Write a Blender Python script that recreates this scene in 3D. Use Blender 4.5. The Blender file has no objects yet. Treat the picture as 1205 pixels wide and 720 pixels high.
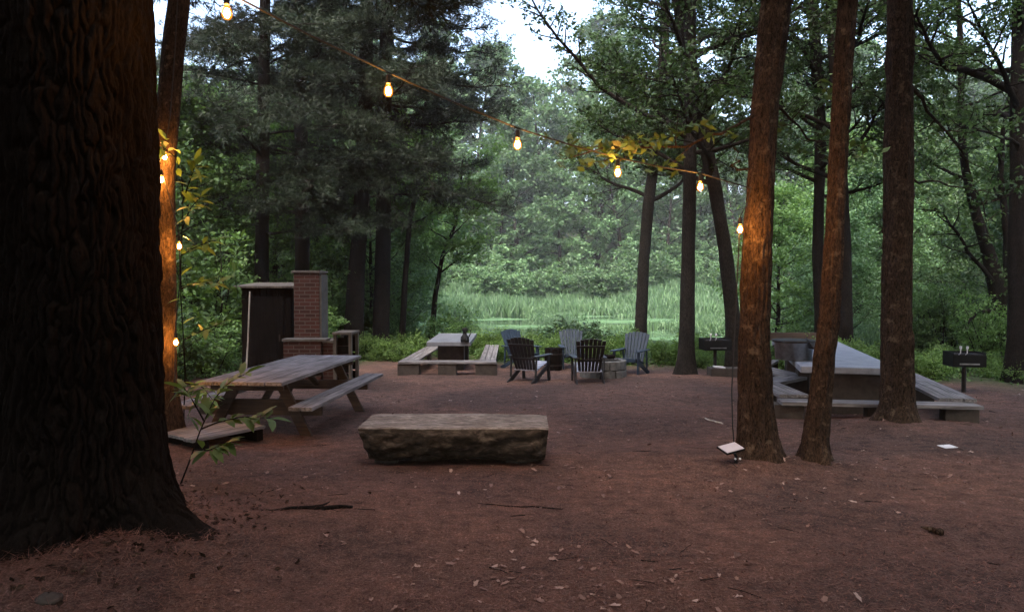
import bpy, math, random
import numpy as np
from mathutils import Matrix, Vector

R = math.radians
rng = np.random.default_rng(7)
random.seed(7)
scene = bpy.context.scene
COL = scene.collection
F = 870.0            # focal length in photo pixels
CX, CY = 602.5, 360.0
CAMZ = 1.6
S = 0.03             # the clearing falls gently towards the pond
TH = math.atan(S)
CAM = np.array([0, 0, CAMZ])
FW = np.array([0, math.cos(TH), -math.sin(TH)])
UP = np.array([0, math.sin(TH), math.cos(TH)])
RT = np.array([1.0, 0, 0])
ZW = -1.35           # pond level


def ray(px, py):
    return FW + RT * ((px - CX) / F) + UP * ((CY - py) / F)


def atY(px, py, Y):
    d = ray(px, py)
    return CAM + d * (Y / d[1])


def atZ(px, py, z):
    d = ray(px, py)
    return CAM + d * ((z - CAMZ) / d[2])


def smooth(a, b, x):
    t = np.clip((x - a) / (b - a), 0, 1)
    return t * t * (3 - 2 * t)


# ------------------------------------------------------------------ noise
def _h(ix, iy, iz, seed):
    n = (ix.astype(np.int64) * 374761393 + iy.astype(np.int64) * 668265263 + iz.astype(np.int64) * 2147483647 + seed * 1274126177) & 0x7fffffff
    n = ((n ^ (n >> 13)) * 1274126177) & 0x7fffffff
    n = (n ^ (n >> 16)) & 0xffff
    return n / 65535.0


def noise(x, y, z=None, seed=0):
    x = np.asarray(x, float); y = np.asarray(y, float)
    z = np.zeros_like(x) if z is None else np.asarray(z, float)
    x, y, z = np.broadcast_arrays(x, y, z)
    ix, iy, iz = np.floor(x), np.floor(y), np.floor(z)
    fx, fy, fz = x - ix, y - iy, z - iz
    fx = fx * fx * (3 - 2 * fx); fy = fy * fy * (3 - 2 * fy); fz = fz * fz * (3 - 2 * fz)
    r = 0
    for a in (0, 1):
        for b in (0, 1):
            for c in (0, 1):
                w = (fx if a else 1 - fx) * (fy if b else 1 - fy) * (fz if c else 1 - fz)
                r = r + w * _h(ix + a, iy + b, iz + c, seed)
    return r * 2 - 1


# ------------------------------------------------------------------ ground height
MOUNDS = [(-2.87, 4.9, 0.22, 1.25), (2.15, 7.4, 0.10, 0.7), (3.05, 7.5, 0.06, 0.5), (5.08, 9.7, 0.1, 0.6), (-4.0, 8.4, 0.08, 0.6)]


def shore_near(x):
    return 27.5 + 1.0 * np.sin(x * 0.31) + np.clip(-2.0 - x, 0, 40) * 4.0 + np.clip(x - 9, 0, 60) * 1.3


def shore_far(x):
    return 67 + 4 * np.sin(x * 0.11 + 1) + 3 * np.sin(x * 0.29) - np.clip(x - 10, 0, 50) * 0.35


def edge_line(x):     # where the bare clearing gives way to green growth
    x = np.asarray(x, float)
    return np.interp(x, [-12, -8, -6, -4.2, -2.2, 0, 4, 5.5, 8, 11, 14], [12, 15.5, 18, 20.5, 22.5, 20.5, 19.8, 17.8, 16.2, 14.2, 12.5])


def H(x, y):
    x = np.asarray(x, float); y = np.asarray(y, float)
    x, y = np.broadcast_arrays(x, y)
    z = -S * np.clip(y, -30, 24)
    z = z - 0.45 * smooth(24, 28, y) * (y < 1e9)
    near, far = shore_near(x), shore_far(x)
    ins = np.minimum(y - near, far - y)
    z = np.where(y > 24, np.where(ins > -3, z + (ZW - 0.7 - z) * smooth(-3, 3, ins), z), z)
    hill = np.clip(y - far, 0, 200)
    z = np.where(y > far - 3, np.maximum(z, ZW - 0.3 + 0.1 * np.minimum(hill, 110) + 0.0022 * np.minimum(hill, 70) ** 2), z)
    for mx, my, mh, mr in MOUNDS:
        z = z + mh * np.exp(-((x - mx) ** 2 + (y - my) ** 2) / (mr * mr))
    z = z + 0.03 * noise(x * 0.9, y * 0.9, seed=3) + 0.014 * noise(x * 3.1, y * 3.1, seed=4)
    return z


def h(x, y):
    return float(H(np.array([x]), np.array([y]))[0])


def G(px, py):
    d = ray(px, py)
    t = CAMZ / (-d[2] - S * d[1])
    p = CAM + d * t
    return np.array([p[0], p[1], h(p[0], p[1])])


# ------------------------------------------------------------------ object helpers
def tag(o, label=None, cat=None, group=None, kind=None):
    if label: o['label'] = label
    if cat: o['category'] = cat
    if group: o['group'] = group
    if kind: o['kind'] = kind
    return o


def link(o, parent=None):
    COL.objects.link(o)
    if parent is not None: o.parent = parent
    return o


def thing(name, label, cat, loc=(0, 0, 0), rz=0.0, group=None):
    o = bpy.data.objects.new(name, None)
    o.empty_display_size = 0.2
    o.location = [float(v) for v in loc]; o.rotation_euler = (0, 0, rz)
    link(o)
    return tag(o, label, cat, group)


def npmesh(name, V, quads=None, tris=None, mat=None, smooth_=False):
    V = np.ascontiguousarray(V, np.float32)
    me = bpy.data.meshes.new(name)
    me.vertices.add(len(V)); me.vertices.foreach_set('co', V.ravel())
    parts, starts, n0 = [], [], 0
    for A, k in ((quads, 4), (tris, 3)):
        if A is not None and len(A):
            A = np.asarray(A, np.int32).reshape(-1, k)
            parts.append(A.ravel()); starts.append(n0 + np.arange(len(A), dtype=np.int32) * k); n0 += A.size
    L = np.concatenate(parts); st = np.concatenate(starts)
    me.loops.add(len(L)); me.loops.foreach_set('vertex_index', L)
    me.polygons.add(len(st)); me.polygons.foreach_set('loop_start', st)
    if smooth_: me.polygons.foreach_set('use_smooth', np.ones(len(st), bool))
    me.update(calc_edges=True); me.validate()
    if mat: me.materials.append(mat)
    return me


def obj(name, me, parent=None):
    return link(bpy.data.objects.new(name, me), parent)


class MB:
    def __init__(self): self.v, self.f = [], []

    def add(self, vs, fs):
        n = len(self.v); self.v += [tuple(float(c) for c in v) for v in vs]; self.f += [tuple(i + n for i in f) for f in fs]
        return self

    def box(self, c, s, rot=None):
        x, y, z = s[0] / 2, s[1] / 2, s[2] / 2
        vs = [Vector((a * x, b * y, d * z)) for d in (-1, 1) for a, b in ((-1, -1), (1, -1), (1, 1), (-1, 1))]
        if rot is not None: vs = [rot @ v for v in vs]
        vs = [v + Vector(c) for v in vs]
        return self.add(vs, [(3, 2, 1, 0), (4, 5, 6, 7), (0, 1, 5, 4), (1, 2, 6, 5), (2, 3, 7, 6), (3, 0, 4, 7)])

    def bar(self, p0, p1, w, t, side=(0, 1, 0)):     # rectangular bar from p0 to p1
        p0, p1 = Vector(p0), Vector(p1); d = (p1 - p0); L = d.length; d.normalize()
        s = Vector(side); s = (s - d * s.dot(d)).normalized(); u = d.cross(s)
        m = Matrix((s, d, u)).transposed()
        return self.box((p0 + p1) / 2, (w, L, t), m)

    def tube(self, pts, rad, n=8, cap=True):
        V, Q = tube_np(np.array(pts, float), np.array(rad, float) if np.ndim(rad) else np.full(len(pts), rad), n)
        k = len(self.v); self.add(V, [tuple(q) for q in Q])
        if cap:
            self.f.append(tuple(k + i for i in range(n))[::-1]); m = k + (len(pts) - 1) * n
            self.f.append(tuple(m + i for i in range(n)))
        return self

    def prism(self, poly, z0, z1):
        n = len(poly)
        vs = [(p[0], p[1], z0) for p in poly] + [(p[0], p[1], z1) for p in poly]
        fs = [tuple(range(n))[::-1], tuple(range(n, 2 * n))] + [(i, (i + 1) % n, n + (i + 1) % n, n + i) for i in range(n)]
        return self.add(vs, fs)

    def lathe(self, prof, n=24, c=(0, 0, 0)):
        vs, fs = [], []
        for r, z in prof:
            for i in range(n):
                a = 2 * math.pi * i / n; vs.append((c[0] + r * math.cos(a), c[1] + r * math.sin(a), c[2] + z))
        for j in range(len(prof) - 1):
            for i in range(n):
                a, b = j * n + i, j * n + (i + 1) % n
                fs.append((a, b, b + n, a + n))
        return self.add(vs, fs)

    def build(self, name, mat, parent=None, bevel=0.0, smooth_=False):
        me = bpy.data.meshes.new(name); me.from_pydata(self.v, [], self.f); me.materials.append(mat)
        if smooth_: me.polygons.foreach_set('use_smooth', [True] * len(me.polygons))
        me.update()
        o = obj(name, me, parent)
        if bevel:
            m = o.modifiers.new('bevel', 'BEVEL'); m.width = bevel; m.segments = 2; m.limit_method = 'ANGLE'; m.angle_limit = R(40)
        return o


def tube_np(P, rad, n=6):
    P = np.asarray(P, float); k = len(P)
    T = np.gradient(P, axis=0); T /= np.linalg.norm(T, axis=1)[:, None] + 1e-9
    ref = np.array([0.31, 0.95, 0.05]) if abs(T[:, 2]).mean() > 0.6 else np.array([0.05, 0.12, 1.0])
    A = np.cross(T, ref); A /= np.linalg.norm(A, axis=1)[:, None] + 1e-9
    B = np.cross(T, A)
    a = np.linspace(0, 2 * np.pi, n, endpoint=False)
    V = P[:, None, :] + rad[:, None, None] * (np.cos(a)[None, :, None] * A[:, None, :] + np.sin(a)[None, :, None] * B[:, None, :])
    i = np.arange(k - 1)[:, None] * n; j = np.arange(n)[None, :]; j2 = (j + 1) % n
    Q = np.stack([i + j, i + j2, i + n + j2, i + n + j], -1).reshape(-1, 4)
    return V.reshape(-1, 3), Q


class Tubes:
    def __init__(self): self.V, self.Q, self.n = [], [], 0

    def add(self, P, rad, n=5):
        V, Q = tube_np(P, rad, n); self.V.append(V); self.Q.append(Q + self.n); self.n += len(V)

    def raw(self, V, Q): self.V.append(V); self.Q.append(Q + self.n); self.n += len(V)

    def mesh(self, name, mat): return npmesh(name, np.concatenate(self.V), quads=np.concatenate(self.Q), mat=mat, smooth_=True)


# ------------------------------------------------------------------ materials
def newmat(name):
    m = bpy.data.materials.new(name); m.use_nodes = True
    nt = m.node_tree
    for n in list(nt.nodes): nt.nodes.remove(n)
    out = nt.nodes.new('ShaderNodeOutputMaterial')
    return m, nt, out


def node(nt, t, **kw):
    n = nt.nodes.new('ShaderNode' + t)
    for k, v in kw.items():
        if k in n.inputs: n.inputs[k].default_value = v
        else: setattr(n, k, v)
    return n


def ramp(nt, stops, fac):
    r = nt.nodes.new('ShaderNodeValToRGB'); e = r.color_ramp.elements
    while len(e) < len(stops): e.new(0.5)
    for el, (p, c) in zip(e, stops): el.position = p; el.color = (*c, 1)
    nt.links.new(fac, r.inputs[0])
    return r.outputs[0]


def coords(nt, scale=(1, 1, 1), kind='Object'):
    tc = node(nt, 'TexCoord'); mp = node(nt, 'Mapping'); mp.inputs['Scale'].default_value = scale
    nt.links.new(tc.outputs[kind], mp.inputs[0])
    return mp.outputs[0]


def mixc(nt, a, b, fac, mode='MIX'):
    m = nt.nodes.new('ShaderNodeMix'); m.data_type = 'RGBA'; m.blend_type = mode
    for i, v in ((6, a), (7, b)):
        if isinstance(v, tuple): m.inputs[i].default_value = (*v, 1)
        else: nt.links.new(v, m.inputs[i])
    if isinstance(fac, float): m.inputs[0].default_value = fac
    else: nt.links.new(fac, m.inputs[0])
    return m.outputs[2]


def surf(nt, out, color, rough=0.8, bump=None, bump_s=0.5, bump_d=0.02, spec=0.3, metal=0.0):
    p = node(nt, 'BsdfPrincipled')
    p.inputs['Specular IOR Level'].default_value = spec; p.inputs['Metallic'].default_value = metal
    if isinstance(color, tuple): p.inputs['Base Color'].default_value = (*color, 1)
    else: nt.links.new(color, p.inputs['Base Color'])
    if isinstance(rough, float): p.inputs['Roughness'].default_value = rough
    else: nt.links.new(rough, p.inputs['Roughness'])
    if bump is not None:
        b = node(nt, 'Bump'); b.inputs['Strength'].default_value = bump_s; b.inputs['Distance'].default_value = bump_d
        nt.links.new(bump, b.inputs['Height']); nt.links.new(b.outputs[0], p.inputs['Normal'])
    nt.links.new(p.outputs[0], out.inputs[0])
    return p


def m_leaf(name, stops, trans=0.4, rough=0.55, tcol=None):
    m, nt, out = newmat(name)
    g = node(nt, 'NewGeometry'); oi = node(nt, 'ObjectInfo')
    nz = node(nt, 'TexNoise', Scale=0.55, Detail=2.0); nt.links.new(coords(nt), nz.inputs['Vector'])
    a = node(nt, 'Math', operation='MULTIPLY_ADD'); nt.links.new(g.outputs['Random Per Island'], a.inputs[0]); a.inputs[1].default_value = 0.55
    b = node(nt, 'Math', operation='MULTIPLY_ADD'); nt.links.new(nz.outputs[0], b.inputs[0]); b.inputs[1].default_value = 0.55
    b.inputs[2].default_value = -0.1; nt.links.new(b.outputs[0], a.inputs[2])
    c = ramp(nt, stops, a.outputs[0])
    hs = node(nt, 'HueSaturation'); nt.links.new(c, hs.inputs['Color'])
    v = node(nt, 'MapRange'); nt.links.new(oi.outputs['Random'], v.inputs[0]); v.inputs[3].default_value = 0.72; v.inputs[4].default_value = 1.25
    nt.links.new(v.outputs[0], hs.inputs['Value'])
    p = node(nt, 'BsdfPrincipled'); nt.links.new(hs.outputs[0], p.inputs['Base Color']); p.inputs['Roughness'].default_value = rough
    p.inputs['Specular IOR Level'].default_value = 0.35
    t = node(nt, 'BsdfTranslucent')
    nt.links.new(mixc(nt, hs.outputs[0], tcol or (1.0, 1.0, 0.55), 1.0, 'MULTIPLY'), t.inputs[0])
    ms = node(nt, 'MixShader'); ms.inputs[0].default_value = trans
    nt.links.new(p.outputs[0], ms.inputs[1]); nt.links.new(t.outputs[0], ms.inputs[2]); nt.links.new(ms.outputs[0], out.inputs[0])
    return m


def m_bark(name, dark, light, sc=1.0, bump=0.9, lichen=None):
    m, nt, out = newmat(name)
    v = coords(nt, (14 * sc, 14 * sc, 4.5 * sc))
    n1 = node(nt, 'TexNoise', Scale=3.2, Detail=9.0, Roughness=0.72); nt.links.new(v, n1.inputs['Vector'])
    nw = node(nt, 'TexNoise', Scale=1.4, Detail=4.0); nt.links.new(v, nw.inputs['Vector'])
    vm = node(nt, 'VectorMath', operation='MULTIPLY_ADD'); nt.links.new(nw.outputs['Color'], vm.inputs[0]); vm.inputs[1].default_value = (2.2, 2.2, 2.2); nt.links.new(v, vm.inputs[2])
    vo = node(nt, 'TexVoronoi', Scale=2.3, feature='DISTANCE_TO_EDGE'); nt.links.new(vm.outputs[0], vo.inputs['Vector'])
    ck = node(nt, 'MapRange'); nt.links.new(vo.outputs[0], ck.inputs[0]); ck.inputs[1].default_value = 0.0; ck.inputs[2].default_value = 0.16; ck.inputs[3].default_value = 0.72; ck.inputs[4].default_value = 1.0
    k = node(nt, 'Math', operation='MULTIPLY'); nt.links.new(ck.outputs[0], k.inputs[0]); nt.links.new(n1.outputs[0], k.inputs[1])
    c = ramp(nt, [(0.3, dark), (0.46, tuple(a * 0.5 + b * 0.5 for a, b in zip(dark, light))), (0.66, light)], k.outputs[0])
    nb = node(nt, 'TexNoise', Scale=1.6, Detail=5.0, Roughness=0.65); nt.links.new(coords(nt), nb.inputs['Vector'])
    c = mixc(nt, c, ramp(nt, [(0.3, (0.5, 0.5, 0.5)), (0.65, (1.1, 1.1, 1.1))], nb.outputs[0]), 0.9, 'MULTIPLY')
    if lichen:
        ns = node(nt, 'TexNoise', Scale=9.0, Detail=6.0, Roughness=0.7); nt.links.new(coords(nt), ns.inputs['Vector'])
        f = ramp(nt, [(0.56, (0, 0, 0)), (0.66, (0.75, 0.75, 0.75))], ns.outputs[0])
        c = mixc(nt, c, lichen, f)
    surf(nt, out, c, 0.95, k.outputs[0], bump, 0.03, 0.06)
    return m


def m_wood(name, dark, light, axis=1, sc=1.0, rough=0.8, spec=0.3):
    m, nt, out = newmat(name)
    s = [26 * sc, 26 * sc, 26 * sc]; s[axis] = 1.2 * sc
    v = coords(nt, tuple(s))
    n1 = node(nt, 'TexNoise', Scale=1.3, Detail=6.0, Roughness=0.6, Distortion=0.4); nt.links.new(v, n1.inputs['Vector'])
    nb = node(nt, 'TexNoise', Scale=3.0, Detail=4.0); nt.links.new(coords(nt), nb.inputs['Vector'])
    g = node(nt, 'NewGeometry')
    c = ramp(nt, [(0.3, dark), (0.5, tuple((a + b) / 2 for a, b in zip(dark, light))), (0.72, light)], n1.outputs[0])
    rv = node(nt, 'MapRange'); nt.links.new(g.outputs['Random Per Island'], rv.inputs[0]); rv.inputs[3].default_value = 0.75; rv.inputs[4].default_value = 1.15
    hs = node(nt, 'HueSaturation'); nt.links.new(c, hs.inputs['Color']); nt.links.new(rv.outputs[0], hs.inputs['Value'])
    st = ramp(nt, [(0.35, (0.45, 0.42, 0.4)), (0.6, (1, 1, 1))], nb.outputs[0])
    surf(nt, out, mixc(nt, hs.outputs[0], st, 0.7, 'MULTIPLY'), rough, n1.outputs[0], 0.5, 0.006, spec)
    return m


def m_stone(name, dark, light, sc=6.0, rough=0.85, spec=0.3, bump=0.4):
    m, nt, out = newmat(name)
    v = coords(nt)
    n1 = node(nt, 'TexNoise', Scale=sc, Detail=8.0, Roughness=0.7); nt.links.new(v, n1.inputs['Vector'])
    c = ramp(nt, [(0.3, dark), (0.7, light)], n1.outputs[0])
    surf(nt, out, c, rough, n1.outputs[0], bump, 0.01, spec)
    return m


def m_plain(name, col, rough=0.5, spec=0.5, metal=0.0, var=0.25, sc=12.0):
    m, nt, out = newmat(name)
    n1 = node(nt, 'TexNoise', Scale=sc, Detail=5.0); nt.links.new(coords(nt), n1.inputs['Vector'])
    c = ramp(nt, [(0.3, tuple(x * (1 - var) for x in col)), (0.7, tuple(min(1, x * (1 + var)) for x in col))], n1.outputs[0])
    surf(nt, out, c, rough, n1.outputs[0], 0.08, 0.004, spec, metal)
    return m


def m_emit(name, col, strength):
    m, nt, out = newmat(name)
    e = node(nt, 'Emission'); e.inputs[0].default_value = (*col, 1); e.inputs[1].default_value = strength
    nt.links.new(e.outputs[0], out.inputs[0])
    return m


M = {}
M['oak_leaf'] = m_leaf('oak_leaf', [(0.1, (0.024, 0.05, 0.02)), (0.5, (0.05, 0.1, 0.036)), (0.95, (0.095, 0.16, 0.055))], 0.38)
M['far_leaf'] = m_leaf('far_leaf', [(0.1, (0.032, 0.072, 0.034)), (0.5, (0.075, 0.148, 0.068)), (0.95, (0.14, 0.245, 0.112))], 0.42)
M['shrub_leaf'] = m_leaf('shrub_leaf', [(0.1, (0.05, 0.105, 0.035)), (0.5, (0.105, 0.2, 0.065)), (0.95, (0.18, 0.3, 0.095))], 0.45)
M['weed_leaf'] = m_leaf('weed_leaf', [(0.1, (0.05, 0.1, 0.03)), (0.5, (0.11, 0.2, 0.05)), (0.95, (0.19, 0.29, 0.08))], 0.45)
M['vine_leaf'] = m_leaf('vine_leaf', [(0.1, (0.06, 0.11, 0.03)), (0.5, (0.11, 0.19, 0.05)), (0.95, (0.17, 0.26, 0.08))], 0.4)
M['pine_needle'] = m_leaf('pine_needle', [(0.1, (0.007, 0.014, 0.007)), (0.5, (0.014, 0.027, 0.012)), (0.95, (0.028, 0.046, 0.02))], 0.2, tcol=(1, 1, 0.8))
M['marsh'] = m_leaf('marsh_grass', [(0.1, (0.04, 0.09, 0.045)), (0.5, (0.095, 0.18, 0.088)), (0.95, (0.19, 0.32, 0.155))], 0.35)
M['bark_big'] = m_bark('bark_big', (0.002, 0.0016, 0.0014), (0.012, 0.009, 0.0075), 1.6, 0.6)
M['bark_red'] = m_bark('bark_red', (0.008, 0.005, 0.004), (0.075, 0.049, 0.034), 1.0, 0.9, (0.115, 0.086, 0.06))
M['bark_dark'] = m_bark('bark_dark', (0.006, 0.005, 0.0045), (0.03, 0.024, 0.021), 1.1, 0.8)
M['bark_grey'] = m_bark('bark_grey', (0.008, 0.007, 0.0065), (0.045, 0.039, 0.035), 1.0, 0.8)
M['wood_grey'] = m_wood('wood_grey', (0.045, 0.043, 0.044), (0.24, 0.232, 0.242), 1)
M['wood_grey_x'] = m_wood('wood_grey_x', (0.1, 0.095, 0.1), (0.32, 0.3, 0.31), 0)
M['wood_brown'] = m_wood('wood_brown', (0.03, 0.02, 0.015), (0.11, 0.074, 0.055), 0)
M['wood_dark'] = m_wood('wood_dark', (0.0035, 0.0028, 0.0026), (0.013, 0.0098, 0.0085), 2, 1.0, 0.9, 0.04)
M['wood_post'] = m_wood('wood_post', (0.045, 0.038, 0.033), (0.135, 0.118, 0.1), 2)
M['concrete'] = m_stone('concrete', (0.13, 0.142, 0.172), (0.27, 0.29, 0.345), 4.0, 0.5, 0.4, 0.25)
M['concrete_dimmed'] = m_stone('concrete_dimmed', (0.07, 0.076, 0.09), (0.15, 0.16, 0.185), 4.0, 0.55, 0.35, 0.25)  # same concrete, darkened to offset the sun falling on the small table
M['block'] = m_stone('block', (0.018, 0.0145, 0.012), (0.055, 0.044, 0.038), 7.0)
M['stone'] = m_stone('stone', (0.045, 0.044, 0.043), (0.13, 0.127, 0.12), 9.0)
M['black_metal'] = m_plain('black_metal', (0.006, 0.006, 0.0065), 0.6, 0.15)
M['steel'] = m_plain('steel', (0.22, 0.23, 0.24), 0.35, 0.5, 0.85, 0.3)
M['rust_metal'] = m_plain('rust_metal', (0.02, 0.016, 0.014), 0.6, 0.25, 0.2, 0.4)
M['dark_plastic'] = m_plain('dark_plastic', (0.012, 0.011, 0.012), 0.45, 0.35)
M['seat_sky_sheen'] = m_plain('seat_sky_sheen', (0.25, 0.25, 0.285), 0.35, 0.5)  # pale colour stands in for sky reflected on the dark chairs' seats
M['blue_plastic'] = m_plain('blue_plastic', (0.015, 0.027, 0.047), 0.5, 0.3)
M['paper'] = m_plain('paper', (0.55, 0.55, 0.58), 0.6, 0.3, 0.0, 0.06)
M['panel'] = m_plain('panel_sky_sheen', (0.42, 0.41, 0.46), 0.18, 0.6, 0.0, 0.05)  # pale lilac base colour stands in for sky mirrored in the panel
M['pale_wood'] = m_wood('pale_wood', (0.22, 0.19, 0.16), (0.5, 0.46, 0.4), 2)
M['cord'] = m_plain('cord_rubber', (0.012, 0.012, 0.012), 0.6, 0.3)
M['bulb'] = m_emit('bulb_filament', (1.0, 0.46, 0.11), 480.0)


def m_globe():
    m, nt, out = newmat('bulb_glass')
    e = node(nt, 'Emission'); e.inputs[0].default_value = (1.0, 0.27, 0.03, 1); e.inputs[1].default_value = 0.55
    t = node(nt, 'BsdfTransparent'); t.inputs[0].default_value = (1, 0.86, 0.62, 1)
    ms = node(nt, 'MixShader'); ms.inputs[0].default_value = 0.35
    nt.links.new(t.outputs[0], ms.inputs[1]); nt.links.new(e.outputs[0], ms.inputs[2]); nt.links.new(ms.outputs[0], out.inputs[0])
    return m


M['globe'] = m_globe()


def m_brick():
    m, nt, out = newmat('brick')
    tc = node(nt, 'TexCoord'); sp = node(nt, 'SeparateXYZ'); nt.links.new(tc.outputs['Object'], sp.inputs[0])
    ad = node(nt, 'Math', operation='ADD'); nt.links.new(sp.outputs[0], ad.inputs[0]); nt.links.new(sp.outputs[1], ad.inputs[1])
    cb = node(nt, 'CombineXYZ'); nt.links.new(ad.outputs[0], cb.inputs[0]); nt.links.new(sp.outputs[2], cb.inputs[1])
    b = node(nt, 'TexBrick', Scale=1.0); nt.links.new(cb.outputs[0], b.inputs['Vector'])
    b.inputs['Color1'].default_value = (0.058, 0.021, 0.017, 1); b.inputs['Color2'].default_value = (0.034, 0.014, 0.0115, 1)
    b.inputs['Mortar'].default_value = (0.075, 0.062, 0.055, 1); b.inputs['Mortar Size'].default_value = 0.008
    b.inputs['Brick Width'].default_value = 0.21; b.inputs['Row Height'].default_value = 0.075
    surf(nt, out, b.outputs[0], 0.9, b.outputs['Fac'], 0.4, -0.01, 0.2)
    return m


M['brick'] = m_brick()
M['mortar'] = m_stone('render_coat', (0.05, 0.045, 0.04), (0.11, 0.1, 0.09), 5.0)


def m_ground():
    m, nt, out = newmat('needle_litter')
    v = coords(nt)
    n1 = node(nt, 'TexNoise', Scale=0.55, Detail=4.0); n2 = node(nt, 'TexNoise', Scale=7.0, Detail=8.0, Roughness=0.7)
    n3 = node(nt, 'TexNoise', Scale=55.0, Detail=6.0, Roughness=0.75)
    v2 = coords(nt, (60, 14, 14)); v3 = coords(nt, (14, 60, 14))
    w1 = node(nt, 'TexNoise', Scale=2.0, Detail=3.0, Distortion=1.5); w2 = node(nt, 'TexNoise', Scale=2.0, Detail=3.0, Distortion=1.5)
    for n, vv in ((n1, v), (n2, v), (n3, v), (w1, v2), (w2, v3)): nt.links.new(vv, n.inputs['Vector'])
    mx = node(nt, 'Math', operation='MAXIMUM'); nt.links.new(w1.outputs[0], mx.inputs[0]); nt.links.new(w2.outputs[0], mx.inputs[1])
    fine = node(nt, 'Math', operation='MULTIPLY_ADD'); nt.links.new(mx.outputs[0], fine.inputs[0]); fine.inputs[1].default_value = 0.55
    f2 = node(nt, 'Math', operation='MULTIPLY'); nt.links.new(n3.outputs[0], f2.inputs[0]); f2.inputs[1].default_value = 0.5
    nt.links.new(f2.outputs[0], fine.inputs[2])
    c = ramp(nt, [(0.37, (0.022, 0.012, 0.0095)), (0.49, (0.105, 0.056, 0.042)), (0.59, (0.185, 0.108, 0.084)), (0.7, (0.36, 0.25, 0.205))], fine.outputs[0])
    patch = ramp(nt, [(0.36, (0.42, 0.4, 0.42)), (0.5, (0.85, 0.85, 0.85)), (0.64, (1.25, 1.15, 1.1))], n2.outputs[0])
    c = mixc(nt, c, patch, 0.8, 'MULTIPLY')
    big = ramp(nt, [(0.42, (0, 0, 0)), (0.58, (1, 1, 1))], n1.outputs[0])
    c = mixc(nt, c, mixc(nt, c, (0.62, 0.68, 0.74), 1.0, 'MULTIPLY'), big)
    at = node(nt, 'Attribute', attribute_name='zone')
    c2 = ramp(nt, [(0.35, (0.03, 0.04, 0.02)), (0.65, (0.08, 0.1, 0.045))], n2.outputs[0])
    c = mixc(nt, c, c2, at.outputs['Fac'])
    hh = node(nt, 'Math', operation='ADD'); nt.links.new(fine.outputs[0], hh.inputs[0]); nt.links.new(n2.outputs[0], hh.inputs[1])
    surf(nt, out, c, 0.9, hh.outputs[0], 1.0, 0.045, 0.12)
    return m


def m_water():
    m, nt, out = newmat('pond_water')
    n1 = node(nt, 'TexNoise', Scale=1.0, Detail=3.0); nt.links.new(coords(nt, (2.2, 5, 1)), n1.inputs['Vector'])
    n2 = node(nt, 'TexNoise', Scale=1.0, Detail=5.0, Roughness=0.65); nt.links.new(coords(nt, (0.12, 0.3, 1)), n2.inputs['Vector'])
    weed = ramp(nt, [(0.47, (0, 0, 0)), (0.62, (0.85, 0.85, 0.85))], n2.outputs[0])
    p = node(nt, 'BsdfPrincipled'); p.inputs['Roughness'].default_value = 0.06
    p.inputs['Base Color'].default_value = (0.012, 0.02, 0.014, 1); p.inputs['IOR'].default_value = 1.333; p.inputs['Specular IOR Level'].default_value = 0.6
    b = node(nt, 'Bump'); b.inputs['Strength'].default_value = 0.06; b.inputs['Distance'].default_value = 0.05
    nt.links.new(n1.outputs[0], b.inputs['Height']); nt.links.new(b.outputs[0], p.inputs['Normal'])
    d = node(nt, 'BsdfPrincipled'); d.inputs['Roughness'].default_value = 0.9; d.inputs['Specular IOR Level'].default_value = 0.1; d.inputs['Base Color'].default_value = (0.075, 0.145, 0.068, 1)
    ms = node(nt, 'MixShader'); nt.links.new(weed, ms.inputs[0]); nt.links.new(p.outputs[0], ms.inputs[1]); nt.links.new(d.outputs[0], ms.inputs[2])
    nt.links.new(ms.outputs[0], out.inputs[0])
    return m


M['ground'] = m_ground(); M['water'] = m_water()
M['dead_leaf'] = m_leaf('dead_leaf', [(0.1, (0.07, 0.035, 0.026)), (0.55, (0.19, 0.115, 0.09)), (0.95, (0.5, 0.4, 0.35))], 0.15, 0.6, (1, 0.9, 0.8))
M['needle_litter'] = m_leaf('dry_needle', [(0.1, (0.035, 0.014, 0.01)), (0.5, (0.11, 0.046, 0.033)), (0.95, (0.24, 0.13, 0.1))], 0.1, 0.7, (1, 0.9, 0.8))

# ------------------------------------------------------------------ setting: ground, pond
def axis(fine0, fine1, step, ends):
    a = list(np.arange(fine0, fine1, step)); x, s = fine1, step
    while x < ends[1]: a.append(x); s *= 1.06; x += s
    a.append(ends[1]); b, x, s = [], fine0 - step, step
    while x > ends[0]: b.append(x); s *= 1.06; x -= s
    return np.array([ends[0]] + b[::-1] + a)


xs = axis(-7, 8, 0.1, (-260, 260)); ys = axis(2.5, 22, 0.1, (-60, 420))
X, Y = np.meshgrid(xs, ys)
Z = H(X, Y)
V = np.stack([X, Y, Z], -1).reshape(-1, 3)
nx, ny = len(xs), len(ys)
i = (np.arange(ny - 1)[:, None] * nx + np.arange(nx - 1)[None, :]).ravel()
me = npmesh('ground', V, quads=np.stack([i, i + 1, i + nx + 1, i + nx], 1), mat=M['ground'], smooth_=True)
zone = smooth(-0.9, 0.9, V[:, 1] - edge_line(V[:, 0]) + 0.8 * noise(V[:, 0] * 0.8, V[:, 1] * 0.8, seed=9))
zone = np.maximum(zone, smooth(8.5, 11, np.abs(V[:, 0] - 0.5) + 0.7 * noise(V[:, 0], V[:, 1], seed=10)) * smooth(6, 9, V[:, 1]))
at = me.attributes.new('zone', 'FLOAT', 'POINT'); at.data.foreach_set('value', zone.astype(np.float32))
tag(obj('ground', me), kind='structure')
wx = np.linspace(-60, 120, 2); wy = np.linspace(24.5, 110, 2)
me = npmesh('pond_water', np.array([[-40, 26, ZW], [90, 26, ZW], [90, 76, ZW], [-40, 76, ZW]]), quads=[[0, 1, 2, 3]], mat=M['water'])
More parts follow.
